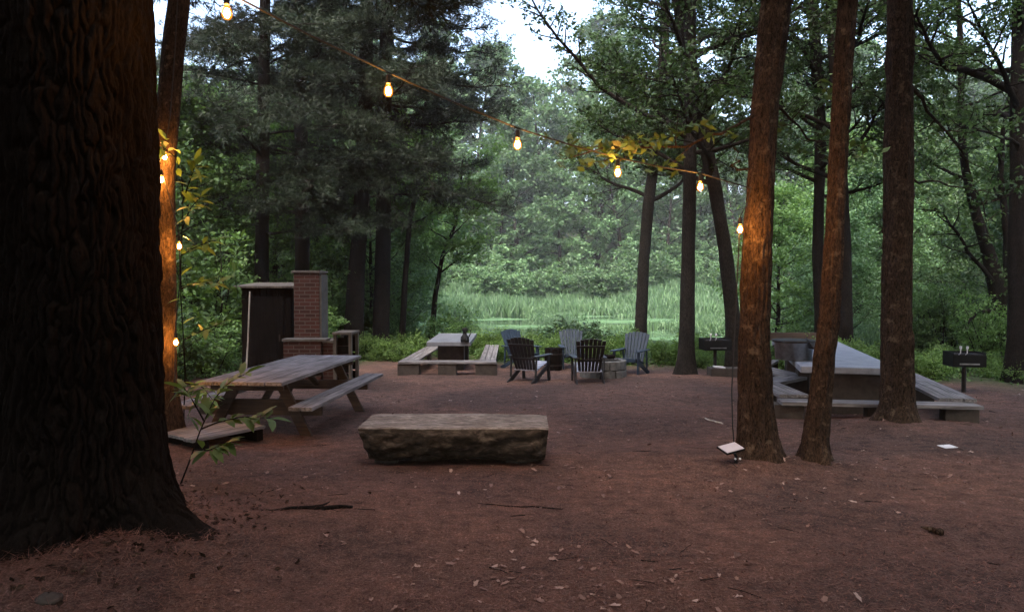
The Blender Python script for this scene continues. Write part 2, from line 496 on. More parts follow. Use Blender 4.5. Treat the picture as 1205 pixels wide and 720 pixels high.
tag(obj('pond_water', me), kind='structure')

# ------------------------------------------------------------------ foliage
UPV = np.array([0, 0, 1.0])


def unit(v): return v / (np.linalg.norm(v, axis=-1, keepdims=True) + 1e-9)


def leaf_quads(P, size, r, flat=0.7, aspect=0.5, droop=0.0):
    """leaf-sized folded blades: one quad each"""
    n = len(P)
    N = unit(UPV * flat + r.normal(0, 0.55, (n, 3)))
    T = unit(np.cross(N, r.normal(0, 1, (n, 3)))); T[:, 2] -= droop; T = unit(T)
    B = unit(np.cross(N, T))
    L = (size * r.uniform(0.65, 1.3, n))[:, None]
    fold = N * L * r.uniform(0.02, 0.16, n)[:, None]
    v0 = P - T * L * 0.5; v2 = P + T * L * 0.5
    m = P + T * L * 0.03
    v1 = m + B * L * aspect * 0.5 + fold; v3 = m - B * L * aspect * 0.5 + fold
    V = np.stack([v0, v1, v2, v3], 1).reshape(-1, 3)
    return V, np.arange(4 * n).reshape(-1, 4)


def needle_tufts(P, D, size, r, k=9, w=0.006):
    n = len(P)
    P = np.repeat(P, k, 0); D = np.repeat(D, k, 0)
    d = unit(D * 0.8 + r.normal(0, 0.55, (n * k, 3)))
    s = unit(np.cross(d, r.normal(0, 1, (n * k, 3))))
    L = (size * r.uniform(0.7, 1.25, n * k))[:, None]
    V = np.stack([P - s * w, P + s * w, P + d * L], 1).reshape(-1, 3)
    return V, np.arange(3 * n * k).reshape(-1, 3)


def path(p, d, L, n, r, wob=0.12, lift=0.0):
    pts = [np.array(p, float)]; d = unit(np.array(d, float))
    for _ in range(n):
        d = unit(d + r.normal(0, wob, 3) + np.array([0, 0, lift]))
        pts.append(pts[-1] + d * (L / n))
    return np.array(pts)


def proj(p):
    q = np.asarray(p, float) - CAM
    dep = q @ FW
    return CX + F * (q @ RT) / dep, CY - F * (q @ UP) / dep, dep


def in_gap(p):   # sky window in the camera view: limbs whose tips project into it are pruned
    p = np.asarray(p)
    if p[1] < 3: return False
    x, y, d = proj(p)
    return 572 < x < 700 and y < 118 and y > (x - 600) * 1.1 - 25


class Crown:
    def __init__(self, seed):
        self.r = np.random.default_rng(seed); self.tw = Tubes(); self.P, self.D = [], []; self.free = False

    def sub(self, p, d, L, r0, nt, per, spread, twig_tubes=True, flatk=0.35):
        r = self.r
        q = path(p, d, L, 5, r, 0.14, 0.02)
        if in_gap(q[-1]) and not self.free: return
        self.tw.add(q, np.linspace(r0, r0 * 0.3, 6), 4)
        for _ in range(nt):
            t = r.uniform(0.25, 1.0) * 5; i = min(int(t), 4); b = q[i] + (q[i + 1] - q[i]) * (t - i)
            dd = unit(unit(q[i + 1] - q[i]) * 0.7 + r.normal(0, 0.7, 3) * np.array([1, 1, flatk * 1.6]))
            l = r.uniform(0.3, 0.75) * spread
            if twig_tubes: self.tw.add(np.array([b, b + dd * l * 0.5 + r.normal(0, .02, 3), b + dd * l]), np.array([r0 * 0.35, r0 * 0.25, r0 * 0.12]), 3)
            s = r.uniform(0.15, 1.08, per)[:, None]
            self.P.append(b + dd * l * s + r.normal(0, 0.085 * spread, (per, 3)) * np.array([1, 1, 0.7])); self.D.append(np.repeat(dd[None], per, 0))

    def limb(self, p, d, L, r0, nsub=10, nt=6, per=9, spread=1.0, lift=0.05, sublen=0.42, twig_tubes=True, pts=None, t0=0.25, flat=0.5):
        r = self.r
        q = path(p, d, L, 8, r, 0.11, lift) if pts is None else np.array(pts, float)
        n = len(q) - 1
        self.tw.add(q, np.linspace(r0, r0 * 0.22, n + 1), 6)
        for k in range(nsub):
            t = (t0 + (1 - t0) * (k + r.uniform(0, 1)) / nsub) * n; i = min(int(t), n - 1)
            b = q[i] + (q[i + 1] - q[i]) * (t - i); dd = unit(q[i + 1] - q[i])
            side = unit(np.cross(dd, UPV)) * (1 if k % 2 else -1)
            d2 = unit(dd * 0.65 + side * r.uniform(0.5, 1.1) + UPV * r.normal(0.05, flat * 0.6))
            self.sub(b, d2, L * sublen * r.uniform(0.6, 1.15) * (1.15 - 0.6 * t / n), r0 * 0.34, nt, per, spread, twig_tubes)

    def leaves(self, name, mat, size, flat=0.7, aspect=0.5):
        P = np.concatenate(self.P)
        V, Q = leaf_quads(P, size, self.r, flat, aspect, 0.15)
        return npmesh(name, V, quads=Q, mat=mat)

    def needles(self, name, mat, size, k=8, w=0.0085):
        V, T = needle_tufts(np.concatenate(self.P), np.concatenate(self.D), size, self.r, k, w)
        return npmesh(name, V, tris=T, mat=mat)


def trunk_tube(pts, rad, base_z, n=28, flare=0.5, fl_h=0.35, rough=0.03, seed=0, lobes=5, dz=0.06, zmax_fine=6.0):
    if n >= 60: dz = 0.025
    """resample a trunk, flare the roots, roughen the surface; pts from base to top"""
    pts = np.array(pts, float); rad = np.array(rad, float)
    s = np.concatenate([[0], np.cumsum(np.linalg.norm(np.diff(pts, axis=0), axis=1))])
    ss = np.concatenate([np.arange(0, min(zmax_fine, s[-1]), dz), np.arange(min(zmax_fine, s[-1]), s[-1] + 0.2, 0.4)])
    ss = np.clip(ss, 0, s[-1]); ss = np.unique(ss)
    C = np.stack([np.interp(ss, s, pts[:, k]) for k in range(3)], 1)
    # soften corners
    for _ in range(3): C[1:-1] = (C[:-2] + 2 * C[1:-1] + C[2:]) / 4
    rr = np.interp(ss, s, rad)
    a = np.linspace(0, 2 * np.pi, n, endpoint=False)
    zz = C[:, 2] - base_z
    lob = 0.65 + 0.35 * np.cos(lobes * a + seed) + 0.25 * np.cos((lobes - 2) * a + 2.1 * seed)
    k = 1 + flare * np.exp(-np.clip(zz, -0.05, None) / fl_h)[:, None] * lob[None, :]
    nn = noise(np.cos(a)[None, :] * 2.2 + seed, np.sin(a)[None, :] * 2.2, zz[:, None] * 1.1, seed=seed)
    n2 = noise(np.cos(a)[None, :] * 6 + seed, np.sin(a)[None, :] * 6, zz[:, None] * 2.4, seed=seed + 5)
    rf = rr[:, None] * k * (1 + rough * 2.2 * nn + rough * 1.4 * n2)
    if n >= 60:      # near trunks: furrowed plates and a few knots
        wb = 0.12 * noise(np.cos(a)[None] * 3, np.sin(a)[None] * 3, zz[:, None] * 5, seed=seed + 8)
        ca, sa = np.cos(a[None] + wb), np.sin(a[None] + wb)
        rd = np.clip(1 - np.abs(noise(ca * 4.6, sa * 4.6, zz[:, None] * 2.6, seed=seed + 9)) * 3, 0, 1)
        pl = noise(ca * 9, sa * 9, zz[:, None] * 12, seed=seed + 10)
        kn = np.clip(noise(ca * 1.6, sa * 1.6, zz[:, None] * 1.9, seed=seed + 11) - 0.55, 0, 1)
        rf = rf - 0.011 * rd + 0.005 * pl + rr[:, None] * 0.5 * kn
    V = np.stack([C[:, None, 0] + rf * np.cos(a), C[:, None, 1] + rf * np.sin(a), np.broadcast_to(C[:, None, 2], rf.shape)], -1).reshape(-1, 3)
    m = len(ss); i = np.arange(m - 1)[:, None] * n; j = np.arange(n)[None, :]; j2 = (j + 1) % n
    return V, np.stack([i + j, i + j2, i + n + j2, i + n + j], -1).reshape(-1, 4)


def px_trunk(poly, Y, top_z, wander=0.15, seed=0, top_r=0.35):
    """world centreline and radii of a trunk from its outline; goes on up out of the frame"""
    r = np.random.default_rng(seed)
    P, W = [], []
    for px, py, w in poly:
        P.append(atY(px, py, Y)); W.append(w / F * Y / 2)
    gz = h(P[0][0], Y)
    P[0][2] = gz - 0.25
    d = unit(P[-1] - P[-2]); d = unit(d * 0.4 + UPV)
    while P[-1][2] < top_z:
        P.append(P[-1] + d * 1.2 + r.normal(0, wander * 0.3, 3) * np.array([1, 1, 0])); W.append(max(0.03, W[-1] * (1 - (1 - top_r) * 1.2 / max(top_z - 4, 2))))
    return np.array(P), np.array(W), gz


def tree(name, label, cat, poly, Y, bark, top_z=13, crown=None, seed=1, flare=0.45, n=26, rough=0.03, group=None, leafmat=None, leafsize=0.1, aspect=0.5, needle=False, extra=None, fl_h=0.35, wander=0.15):
    P, W, gz = px_trunk(poly, Y, top_z, wander, seed)
    root = thing(name, label, cat, (P[0][0], Y, gz), 0, group)
    off = np.array([P[0][0], Y, gz])
    tb = Tubes(); tb.raw(*trunk_tube(P, W, gz, n, flare, fl_h, rough, seed))
    c = Crown(seed * 17 + 3)
    if crown: crown(c, P, W)
    if extra: extra(c, P, W)
    # limbs stay with the trunk, leaves make the crown
    tb.V = [v - off for v in tb.V]; obj('trunk', tb.mesh('trunk', bark), root)
    if c.tw.V:
        c.tw.V = [v - off for v in c.tw.V]; obj('branches', c.tw.mesh('branches', bark), root)
    if c.P:
        c.P = [p - off for p in c.P]
        me = c.needles('crown', leafmat or M['pine_needle'], leafsize) if needle else c.leaves('crown', leafmat or M['oak_leaf'], leafsize, 0.7, aspect)
        obj('crown', me, root)
    return root


def on_trunk(P, W, z):
    return np.array([np.interp(z, P[:, 2], P[:, k]) for k in range(3)]), float(np.interp(z, P[:, 2], W))


def oak_crown(z0, z1, n, L, per=9, nsub=9, nt=5, dens=1.0, az0=0.0, up=0.35, avoid=None, spread=1.0):
    def f(c, P, W):
        for k in range(n):
            z = z0 + (z1 - z0) * (k + c.r.uniform(0, .8)) / n
            az = az0 + k * 2.399 + c.r.normal(0, .25)
            b, w = on_trunk(P, W, z)
            l = L * c.r.uniform(0.75, 1.2)
            d = np.array([math.cos(az), math.sin(az), up + c.r.normal(0, .15)])
            if in_gap(b + unit(d) * l * 0.8): l *= 0.45
            if in_gap(b + unit(d) * l * 0.9): continue
            c.limb(b, d, l, max(0.02, w * 0.42), nsub + 2, nt + 2, per + 3, spread)
    return f


def pine_crown(z0, z1, n, L, per=7, nsub=14, nt=5, droop=-0.03, zlow=None):
    def f(c, P, W):
        for k in range(n):
            z = z0 + (z1 - z0) * (k + c.r.uniform(0, .8)) / n
            az = k * 2.399 + c.r.normal(0, .3)
            b, w = on_trunk(P, W, z)
            l = L * c.r.uniform(0.6, 1.15) * (1 if z > z0 + 1 else 0.8)
            d = np.array([math.cos(az), math.sin(az), c.r.normal(0.05, .08)])
            if in_gap(b + unit(d) * l): l *= 0.55
            if in_gap(b + unit(d) * l): continue
            c.limb(b, d, l, max(0.016, w * 0.22), nsub, nt, per, 0.75, droop, 0.34, twig_tubes=False, flat=0.12)
    return f


def px_limb(pix, Y0, Y1, r0, nsub=8, nt=5, per=8, sub_L=1.2, spread=0.8, t0=0.3):
    def f(c, P, W):
        k = len(pix)
        pts = np.array([atY(x, y, Y0 + (Y1 - Y0) * i / (k - 1)) for i, (x, y) in enumerate(pix)])
        s = np.linspace(0, k - 1, 12)
        pts = np.stack([np.interp(s, np.arange(k), pts[:, q]) for q in range(3)], 1)
        pts[1:-1] += c.r.normal(0, 0.03, (10, 3))
        L = np.linalg.norm(np.diff(pts, axis=0), axis=1).sum()
        if nsub == 0:
            c.tw.add(pts, np.linspace(r0, r0 * 0.3, 12), 6)
        else:
            c.free = True; c.limb(None, None, L, r0, nsub, nt, per, spread, sublen=sub_L / L, pts=pts, t0=t0); c.free = False
    return f


def many(*fs):
    def f(c, P, W):
        for g in fs: g(c, P, W)
    return f


# ---- the big pine trunk in front, left: modelled bark
def big_pine():
    cx, cy = -2.87, 4.9; gz = h(cx, cy); n, r = 430, 0.475
    zs = np.concatenate([np.arange(-0.35, 4.6, 0.013), np.arange(4.6, 19, 0.4)])
    a = np.linspace(0, 2 * np.pi, n, endpoint=False)
    A, ZZ = np.meshgrid(a, zs)
    rr = np.interp(zs, [-0.35, 0.3, 1.2, 4, 19], [0.52, 0.51, 0.485, 0.46, 0.2])[:, None]
    lob = 0.6 + 0.4 * np.cos(4 * A + 0.9) + 0.25 * np.cos(7 * A + 2)
    flare = 0.5 * np.exp(-np.clip(ZZ, -0.1, None) / 0.24) * np.clip(lob, 0.1, None)
    U = A * r
    wob = 0.05 * noise(np.cos(A) * 2, np.sin(A) * 2, ZZ * 2.3, seed=21)
    cxn, sxn = np.cos(A + wob), np.sin(A + wob)
    nu, hz = 64, 0.3
    uu = (A / (2 * np.pi) * nu) + 0.9 * noise(np.cos(A) * 5, np.sin(A) * 5, ZZ * 4.2, seed=22) + 0.35 * noise(np.cos(A) * 16, np.sin(A) * 16, ZZ * 15, seed=27)
    vv = ZZ / hz + 0.5 * noise(np.cos(A) * 7, np.sin(A) * 7, ZZ * 5, seed=23)
    iu, iv = np.floor(uu), np.floor(vv)
    F1 = np.full(uu.shape, 9.0); F2 = F1.copy(); idv = np.zeros(uu.shape)
    for du in (-1, 0, 1):
        for dv in (-1, 0, 1):
            cu, cv = iu + du, iv + dv; km = np.mod(cu, nu)
            pu = cu + 0.15 + 0.7 * _h(km, cv, 0 * km, 5); pv_ = cv + 0.1 + 0.8 * _h(km, cv, 0 * km, 6)
            dd = np.sqrt((uu - pu) ** 2 + (0.75 * (vv - pv_)) ** 2)
            near = dd < F1
            F2 = np.where(near, F1, np.minimum(F2, dd)); idv = np.where(near, _h(km, cv, 0 * km, 7), idv); F1 = np.where(near, dd, F1)
    crack = np.clip((F2 - F1) / 0.42, 0, 1)
    fine = noise(cxn * 40, sxn * 40, ZZ * 26, seed=25); fl = noise(cxn * 22, sxn * 22, ZZ * 9, seed=28)
    big_ = noise(cxn * 3, sxn * 3, ZZ * 0.9, seed=24)
    disp = -0.034 * (1 - crack) ** 1.6 + 0.022 * (idv - 0.5) + 0.006 * fl + 0.004 * fine + 0.02 * big_
    rf = rr * (1 + flare) + disp
    Vx = np.stack([rf * np.cos(A) + 0.004 * ZZ, rf * np.sin(A), ZZ], -1).reshape(-1, 3)
    m = len(zs); i = np.arange(m - 1)[:, None] * n; j = np.arange(n)[None, :]; j2 = (j + 1) % n
    Q = np.stack([i + j, i + j2, i + n + j2, i + n + j], -1).reshape(-1, 4)
    root = thing('pine_tree', 'massive dark pine trunk with deeply furrowed bark filling the left foreground', 'tree', (cx, cy, gz))
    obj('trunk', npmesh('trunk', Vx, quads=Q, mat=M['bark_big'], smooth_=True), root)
    c = Crown(91)
    P = np.array([[0, 0, z] for z in (0, 20)]); W = np.array([0.5, 0.2])
    for k in range(44):
        z = 6.5 + 12 * k / 44; az = k * 2.399
        c.limb(np.array([0, 0, z]), (math.cos(az), math.sin(az), 0.1), 4.2 * (1.1 - k / 80), 0.05, 10, 4, 4, 1.0, -0.02, 0.36, False, flat=0.15)
    obj('branches', c.tw.mesh('branches', M['bark_dark']), root)
    obj('crown', c.needles('crown', M['pine_needle'], 0.2, 9, 0.013), root)


big_pine()

PINE = dict(bark=M['bark_dark'], needle=True, leafsize=0.17)
# left: tree with the lights
tree('lit_tree', 'slim reddish trunk wound with string lights just behind the massive left pine', 'tree',
     [(192, 525, 40), (191, 450, 32), (192, 310, 28), (192, 200, 27), (203, 65, 25), (211, 0, 24), (216, -60, 23)], 8.44, M['bark_red'], 14,
     many(pine_crown(5.4, 13, 22, 3.2)), 11, **{k: v for k, v in PINE.items() if k != 'bark'})
tree('pine_tree', 'dark straight pine rising behind the roof of the small shed', 'tree',
     [(307, 426, 19), (308, 320, 16), (309, 200, 15), (311, 80, 13), (312, 0, 12)], 21.0, top_z=17, crown=pine_crown(3.0, 16, 46, 3.6), seed=12, **PINE)
tree('pine_tree', 'dark pine rising straight behind the brick chimney', 'tree',
     [(356, 424, 20), (356, 320, 17), (355, 200, 16), (352, 80, 14), (350, 0, 13)], 22.0, top_z=18, crown=pine_crown(3.3, 17, 46, 3.8), seed=13, **PINE)
tree('pine_tree', 'dark pine slightly leaning right, left one of the close pair beyond the picnic table', 'tree',
     [(414, 421, 24), (419, 330, 20), (426, 230, 18), (430, 120, 16), (432, 0, 15)], 23.0, top_z=18, crown=pine_crown(4.2, 17, 44, 3.8), seed=14, **PINE)
tree('pine_tree', 'tall straight dark pine, right one of the close pair beyond the picnic table', 'tree',
     [(447, 419, 21), (450, 330, 18), (452, 200, 17), (454, 80, 15), (456, 0, 14)], 24.0, top_z=19, crown=many(pine_crown(4.8, 18, 50, 4.9),
     *[px_limb([(455, a), (490, a + b * .3), (530, a + b * .7), (x, a + b)], 24.0, y, 0.05, 20, 5, 5, 1.5, 0.7, 0.1) for a, b, x, y in
       ((-30, 0, 585, 23), (0, 8, 562, 25), (22, 14, 570, 22.5), (45, 20, 585, 24), (70, 22, 572, 25), (95, 8, 602, 23), (125, 5, 590, 25), (150, -8, 570, 23.5))]), seed=15, **PINE)
tree('young_tree', 'thin bare leaning sapling right of the close pair of pines', 'tree',
     [(472, 408, 8), (476, 340, 7), (482, 260, 6), (495, 200, 5)], 25.0, M['bark_dark'], 7, oak_crown(3.4, 6.6, 10, 1.8, 8, 6, 4), 16, n=10, leafmat=M['shrub_leaf'], leafsize=0.13)
tree('young_tree', 'thin forked dark sapling standing in the thicket left of the stone table', 'tree',
     [(505, 405, 7), (512, 350, 6), (521, 300, 5), (536, 265, 4)], 27.0, M['bark_dark'], 6, oak_crown(1.8, 5.4, 12, 1.9, 9, 6, 4), 17, n=10, leafmat=M['shrub_leaf'], leafsize=0.14)

# centre and right
tree('leaning_tree', 'medium dark trunk leaning right, behind the blue chair at the pond edge', 'tree',
     [(753, 416, 17), (754, 380, 14), (758, 300, 13), (763, 240, 13), (771, 180, 12), (778, 120, 11), (782, 40, 11)], 25.0, M['bark_grey'], 14,
     many(oak_crown(4.0, 13, 19, 3.0, 10, 9, 5, 1, 0.2)), 21, n=18, leafsize=0.13)
tree('oak_tree', 'straight grey trunk left of the charcoal grill box by the pond', 'tree',
     [(807, 441, 22), (808, 400, 18), (810, 300, 16), (812, 200, 15), (813, 100, 14), (812, 0, 13)], 17.3, M['bark_grey'], 13,
     many(oak_crown(3.6, 12.5, 20, 2.9, 10, 9, 5, 1, 0.9),
          px_limb([(812, 165), (775, 140), (735, 122), (705, 100), (683, 78), (660, 48), (640, 25), (622, -6), (600, -40)], 17.3, 15.5, 0.06, 22, 5, 7, 0.9, 0.55, 0.2)), 22, n=20, leafsize=0.115)
tree('curved_oak', 'tall curved dark trunk leaning left overhead beside the charcoal grill', 'tree',
     [(866, 438, 20), (862, 370, 17), (853, 290, 16), (841, 220, 16), (828, 160, 16), (819, 110, 16), (808, 50, 15), (797, 0, 14), (788, -40, 13)], 17.8, M['bark_grey'], 14,
     many(oak_crown(3.7, 13, 21, 3.3, 10, 9, 5, 1, 2.0)), 23, n=20, leafsize=0.115)
tree('lit_oak', 'orange lit trunk with a flared foot behind the small solar panel', 'tree',
     [(893, 549, 54), (892, 520, 46), (889, 480, 41), (887, 400, 36), (892, 270, 34), (900, 130, 31), (910, 30, 34), (914, 0, 35), (920, -60, 35)], 7.4, M['bark_red'], 13,
     many(oak_crown(5.8, 12.5, 14, 3.4, 11, 10, 6, 1, 0.4),
          px_limb([(902, 128), (868, 150), (820, 165), (770, 172), (725, 176), (690, 180)], 7.4, 6.3, 0.018, 12, 4, 5, 0.5, 0.35, 0.35),
          px_limb([(890, 210), (876, 203), (868, 190), (862, 172)], 7.4, 7.3, 0.012, 0),
          px_limb([(903, 120), (930, 140), (960, 168), (985, 175)], 7.4, 8.6, 0.018, 9, 4, 5, 0.6, 0.4, 0.2)), 31, n=110, rough=0.03, flare=0.4, fl_h=0.16, leafsize=0.105)
tree('oak_tree', 'slim leaning reddish trunk next to the orange lit trunk', 'tree',
     [(959, 549, 36), (960, 520, 30), (967, 450, 25), (976, 370, 23), (982, 280, 21), (988, 150, 21), (995, 40, 21), (998, 0, 21), (1003, -60, 21)], 7.4, M['bark_red'], 12,
     many(oak_crown(5.8, 11.5, 12, 3.0, 11, 10, 6, 1, 1.4)), 32, n=90, rough=0.03, flare=0.4, fl_h=0.12, leafsize=0.105)
tree('thin_oak', 'thin dark trunk seen just left of the slim leaning reddish one, beyond the long table', 'tree',
     [(966, 424, 14), (965, 380, 12), (962, 300, 12), (964, 230, 12), (966, 150, 13), (960, 60, 13), (955, 0, 13)], 21.0, M['bark_dark'], 14,
     many(oak_crown(3.8, 13, 19, 3.0, 10, 9, 5, 1, 0.0)), 33, n=16, leafsize=0.125)
tree('oak_tree', 'dark trunk half hidden behind the slim leaning reddish one, beyond the long table', 'tree',
     [(994, 424, 20), (994, 370, 18), (993, 300, 16), (990, 220, 15), (985, 120, 14), (978, 0, 14)], 20.0, M['bark_dark'], 14,
     many(oak_crown(4.2, 13, 18, 3.1, 10, 9, 5, 1, 2.6)), 34, n=16, leafsize=0.12)
tree('oak_tree', 'stout straight dark trunk standing in front of the long table bench', 'tree',
     [(1055, 503, 44), (1056, 475, 38), (1055, 400, 34), (1056, 300, 32), (1057, 200, 32), (1058, 100, 29), (1059, 0, 28), (1060, -60, 27)], 9.75, M['bark_red'], 14,
     many(oak_crown(5.6, 13, 15, 3.6, 11, 10, 6, 1, 0.8),
          px_limb([(1062, 95), (1085, 120), (1110, 150), (1135, 190), (1155, 235), (1165, 270)], 10.4, 13.5, 0.03, 8, 4, 6, 0.9, 0.6, 0.3),
          px_limb([(1055, 300), (1046, 280), (1037, 268), (1030, 262)], 10.4, 10.5, 0.016, 0),
          px_limb([(1062, 210), (1100, 215), (1140, 222), (1180, 226)], 10.4, 12.5, 0.02, 8, 4, 6, 0.8, 0.5, 0.3)), 35, n=110, rough=0.03, flare=0.4, fl_h=0.15, leafsize=0.105)
tree('oak_tree', 'dark trunk cut by the right edge of the picture', 'tree',
     [(1200, 446, 34), (1199, 400, 24), (1198, 300, 20), (1199, 200, 19), (1200, 100, 19), (1202, 0, 18)], 15.5, M['bark_dark'], 14,
     many(oak_crown(4.6, 13, 18, 3.4, 10, 9, 5, 1, 1.0),
          px_limb([(1200, 112), (1170, 98), (1140, 86), (1108, 78), (1097, 55), (1085, 30), (1068, 14)], 15.5, 14.2, 0.09, 12, 5, 8, 1.1, 0.8, 0.3),
          px_limb([(1200, 170), (1180, 160), (1150, 152), (1125, 150)], 15.5, 14, 0.04, 8, 5, 8, 0.9, 0.7, 0.3)), 36, n=18, leafsize=0.11)
tree('forked_tree', 'leaning many-stemmed dark tree left of the trunk at the right edge', 'tree',
     [(1186, 436, 34), (1182, 400, 28), (1176, 350, 22), (1164, 300, 15), (1148, 250, 11), (1136, 200, 9), (1130, 150, 8)], 19.0, M['bark_dark'], 11,
     many(oak_crown(3.6, 10, 14, 2.8, 10, 8, 5, 1, 0.0),
          px_limb([(1178, 370), (1188, 320), (1186, 270), (1178, 220), (1180, 160), (1188, 110)], 19, 18.6, 0.14, 8, 4, 7, 1.2, 0.8, 0.4),
          px_limb([(1180, 340), (1160, 320), (1135, 290), (1118, 262), (1100, 245)], 19, 18, 0.07, 8, 4, 6, 1.0, 0.7, 0.3),
          px_limb([(1180, 385), (1168, 368), (1150, 365), (1140, 380)], 19, 17.7, 0.08, 0)), 37, n=18, leafsize=0.12)

# ---- shared full trees for the woods (copied)
def wood_tree(seed, Ht, z0, L, leafsize, n=26, per=11, leafmat=None, bark=None, nsub=9, nt=5, shape=1.0):
    r = np.random.default_rng(seed)
    P = path((0, 0, -0.4), (0, 0, 1), Ht, 9, r, 0.05, 0.05)
    W = np.linspace(Ht * 0.016, 0.03, 10)
    tb = Tubes(); tb.add(P, W, 8)
    c = Crown(seed); c_in = globals()['in_gap']
    for k in range(n):
        t = k / n; z = z0 + (Ht - z0) * (t * 0.96)
        b, w = on_trunk(P, W, z); az = k * 2.399 + c.r.normal(0, .3)
        l = L * (1 - t) ** 0.6 * (0.55 + 0.45 * min(1, t * 5)) * c.r.uniform(0.8, 1.2) + 0.5
        c.limb(b, (math.cos(az), math.sin(az), 0.15 + 0.5 * t), l, max(0.03, w * 0.4), nsub, nt, per, 1.0 + L * 0.12, 0.04, 0.42, False)
    for V_, Q_ in zip(c.tw.V, c.tw.Q): pass
    if c.tw.V:
        tb.raw(np.concatenate(c.tw.V), np.concatenate(c.tw.Q))
    return tb.mesh('trunk', bark or M['bark_dark']), c.leaves('crown', leafmat or M['far_leaf'], leafsize, 0.75, 0.62)


_keep = in_gap
in_gap = lambda p: False
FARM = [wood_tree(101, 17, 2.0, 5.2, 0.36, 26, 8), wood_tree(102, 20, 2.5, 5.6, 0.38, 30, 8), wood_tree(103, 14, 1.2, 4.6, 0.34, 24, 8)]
MIDM = [wood_tree(104, 13, 1.8, 4.0, 0.2, 30, 13, M['oak_leaf'], nt=6), wood_tree(105, 10, 1.0, 3.4, 0.18, 28, 13, M['oak_leaf'], nt=6)]
MIDL = [wood_tree(106, 11, 1.6, 3.8, 0.19, 28, 12, M['shrub_leaf'], nt=6), wood_tree(107, 9, 1.0, 3.4, 0.17, 26, 12, M['far_leaf'], nt=6)]


def shrub_mesh(seed, Ht, rad, leafsize, leafmat, stems=9, per=11):
    c = Crown(seed); r = c.r
    for k in range(stems):
        az = k * 2.399; a = r.uniform(0.1, 0.75)
        c.limb(np.array([r.normal(0, .08), r.normal(0, .08), -0.1]), (math.cos(az) * a, math.sin(az) * a, 1), Ht * r.uniform(0.7, 1.1), 0.018 * Ht ** 0.5, 9, 4, per, 0.45 + 0.14 * Ht, 0.02, rad * 0.45 / Ht, False, t0=0.12, flat=0.9)
    return c.tw.mesh('stems', M['bark_dark']), c.leaves('foliage', leafmat, leafsize, 0.6, 0.55)


SHR = [shrub_mesh(201, 2.6, 1.7, 0.13, M['shrub_leaf']), shrub_mesh(202, 3.6, 2.0, 0.14, M['shrub_leaf'], 11), shrub_mesh(203, 1.4, 1.2, 0.1, M['shrub_leaf'], 8)]
WEED = [shrub_mesh(211, 0.75, 0.75, 0.075, M['weed_leaf'], 8, 9), shrub_mesh(212, 1.0, 0.8, 0.085, M['weed_leaf'], 9, 9)]
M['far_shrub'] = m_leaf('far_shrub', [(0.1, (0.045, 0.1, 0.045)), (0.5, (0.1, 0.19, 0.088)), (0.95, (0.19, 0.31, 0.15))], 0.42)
FSHR = [shrub_mesh(221, 3.2, 3.0, 0.3, M['far_shrub'], 11, 14), shrub_mesh(222, 4.6, 3.4, 0.32, M['far_shrub'], 12, 14)]
DSHR = [shrub_mesh(231, 1.3, 1.3, 0.12, M['oak_leaf'], 9, 11)]
in_gap = _keep


def put(name, parts, names, x, y, sc, rz, label, cat, group, sink=0.0):
    root = thing(name, label, cat, (x, y, h(x, y) - sink), rz, group)
    root.scale = (sc, sc, sc)
    for nm, me in zip(names, parts): obj(nm, me, root)
    return root


TR = ('trunk', 'crown'); SH = ('stems', 'foliage')
pr = random.Random(5)
# far bank wood
FAR_L = 'full leafy tree in the wood climbing the hill across the pond'
FAR_G = 'trees of the far wood'
far = []
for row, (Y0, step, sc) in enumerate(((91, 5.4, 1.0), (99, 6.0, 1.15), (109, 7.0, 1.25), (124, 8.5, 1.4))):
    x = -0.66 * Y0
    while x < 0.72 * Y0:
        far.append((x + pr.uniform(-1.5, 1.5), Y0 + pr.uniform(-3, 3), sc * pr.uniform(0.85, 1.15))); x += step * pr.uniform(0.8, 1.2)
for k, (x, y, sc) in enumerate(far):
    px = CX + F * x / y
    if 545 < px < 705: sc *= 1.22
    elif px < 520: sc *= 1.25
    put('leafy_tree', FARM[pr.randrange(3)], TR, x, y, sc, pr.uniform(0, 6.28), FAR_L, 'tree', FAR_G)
# shrubs on the far shore
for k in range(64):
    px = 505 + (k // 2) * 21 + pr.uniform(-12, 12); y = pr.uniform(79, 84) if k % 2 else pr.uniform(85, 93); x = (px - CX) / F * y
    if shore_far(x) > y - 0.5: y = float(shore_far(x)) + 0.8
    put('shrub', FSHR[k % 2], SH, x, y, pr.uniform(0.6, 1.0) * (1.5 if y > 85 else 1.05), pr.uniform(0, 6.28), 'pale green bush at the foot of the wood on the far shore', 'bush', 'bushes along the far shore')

# woods left of the pond
LEFTW = [(-13, 20, 1.0), (-10.5, 24, 1.1), (-15, 27, 1.2), (-8.5, 30, 1.0), (-12, 33, 1.2), (-7.5, 37, 1.1), (-17, 36, 1.3), (-10, 43, 1.2), (-15.5, 45, 1.3), (-9.0, 18.5, 0.8),
         (-20, 24, 1.2), (-21, 33, 1.3), (-9.5, 50, 1.2), (-13, 15, 0.95), (-16, 18, 1.1), (-10.5, 56, 1.2), (-17, 56, 1.3), (-24, 48, 1.4)]
for k, (x, y, sc) in enumerate(LEFTW):
    sc = (0.29 * y + 1.2) / (13, 10)[k % 2] * pr.uniform(0.85, 1.1)
    put('woodland_tree', MIDM[k % 2], TR, x, y, sc, pr.uniform(0, 6.28), 'dark bushy tree in the wood left of the pond, behind the shed and pines', 'tree', 'trees of the left wood')
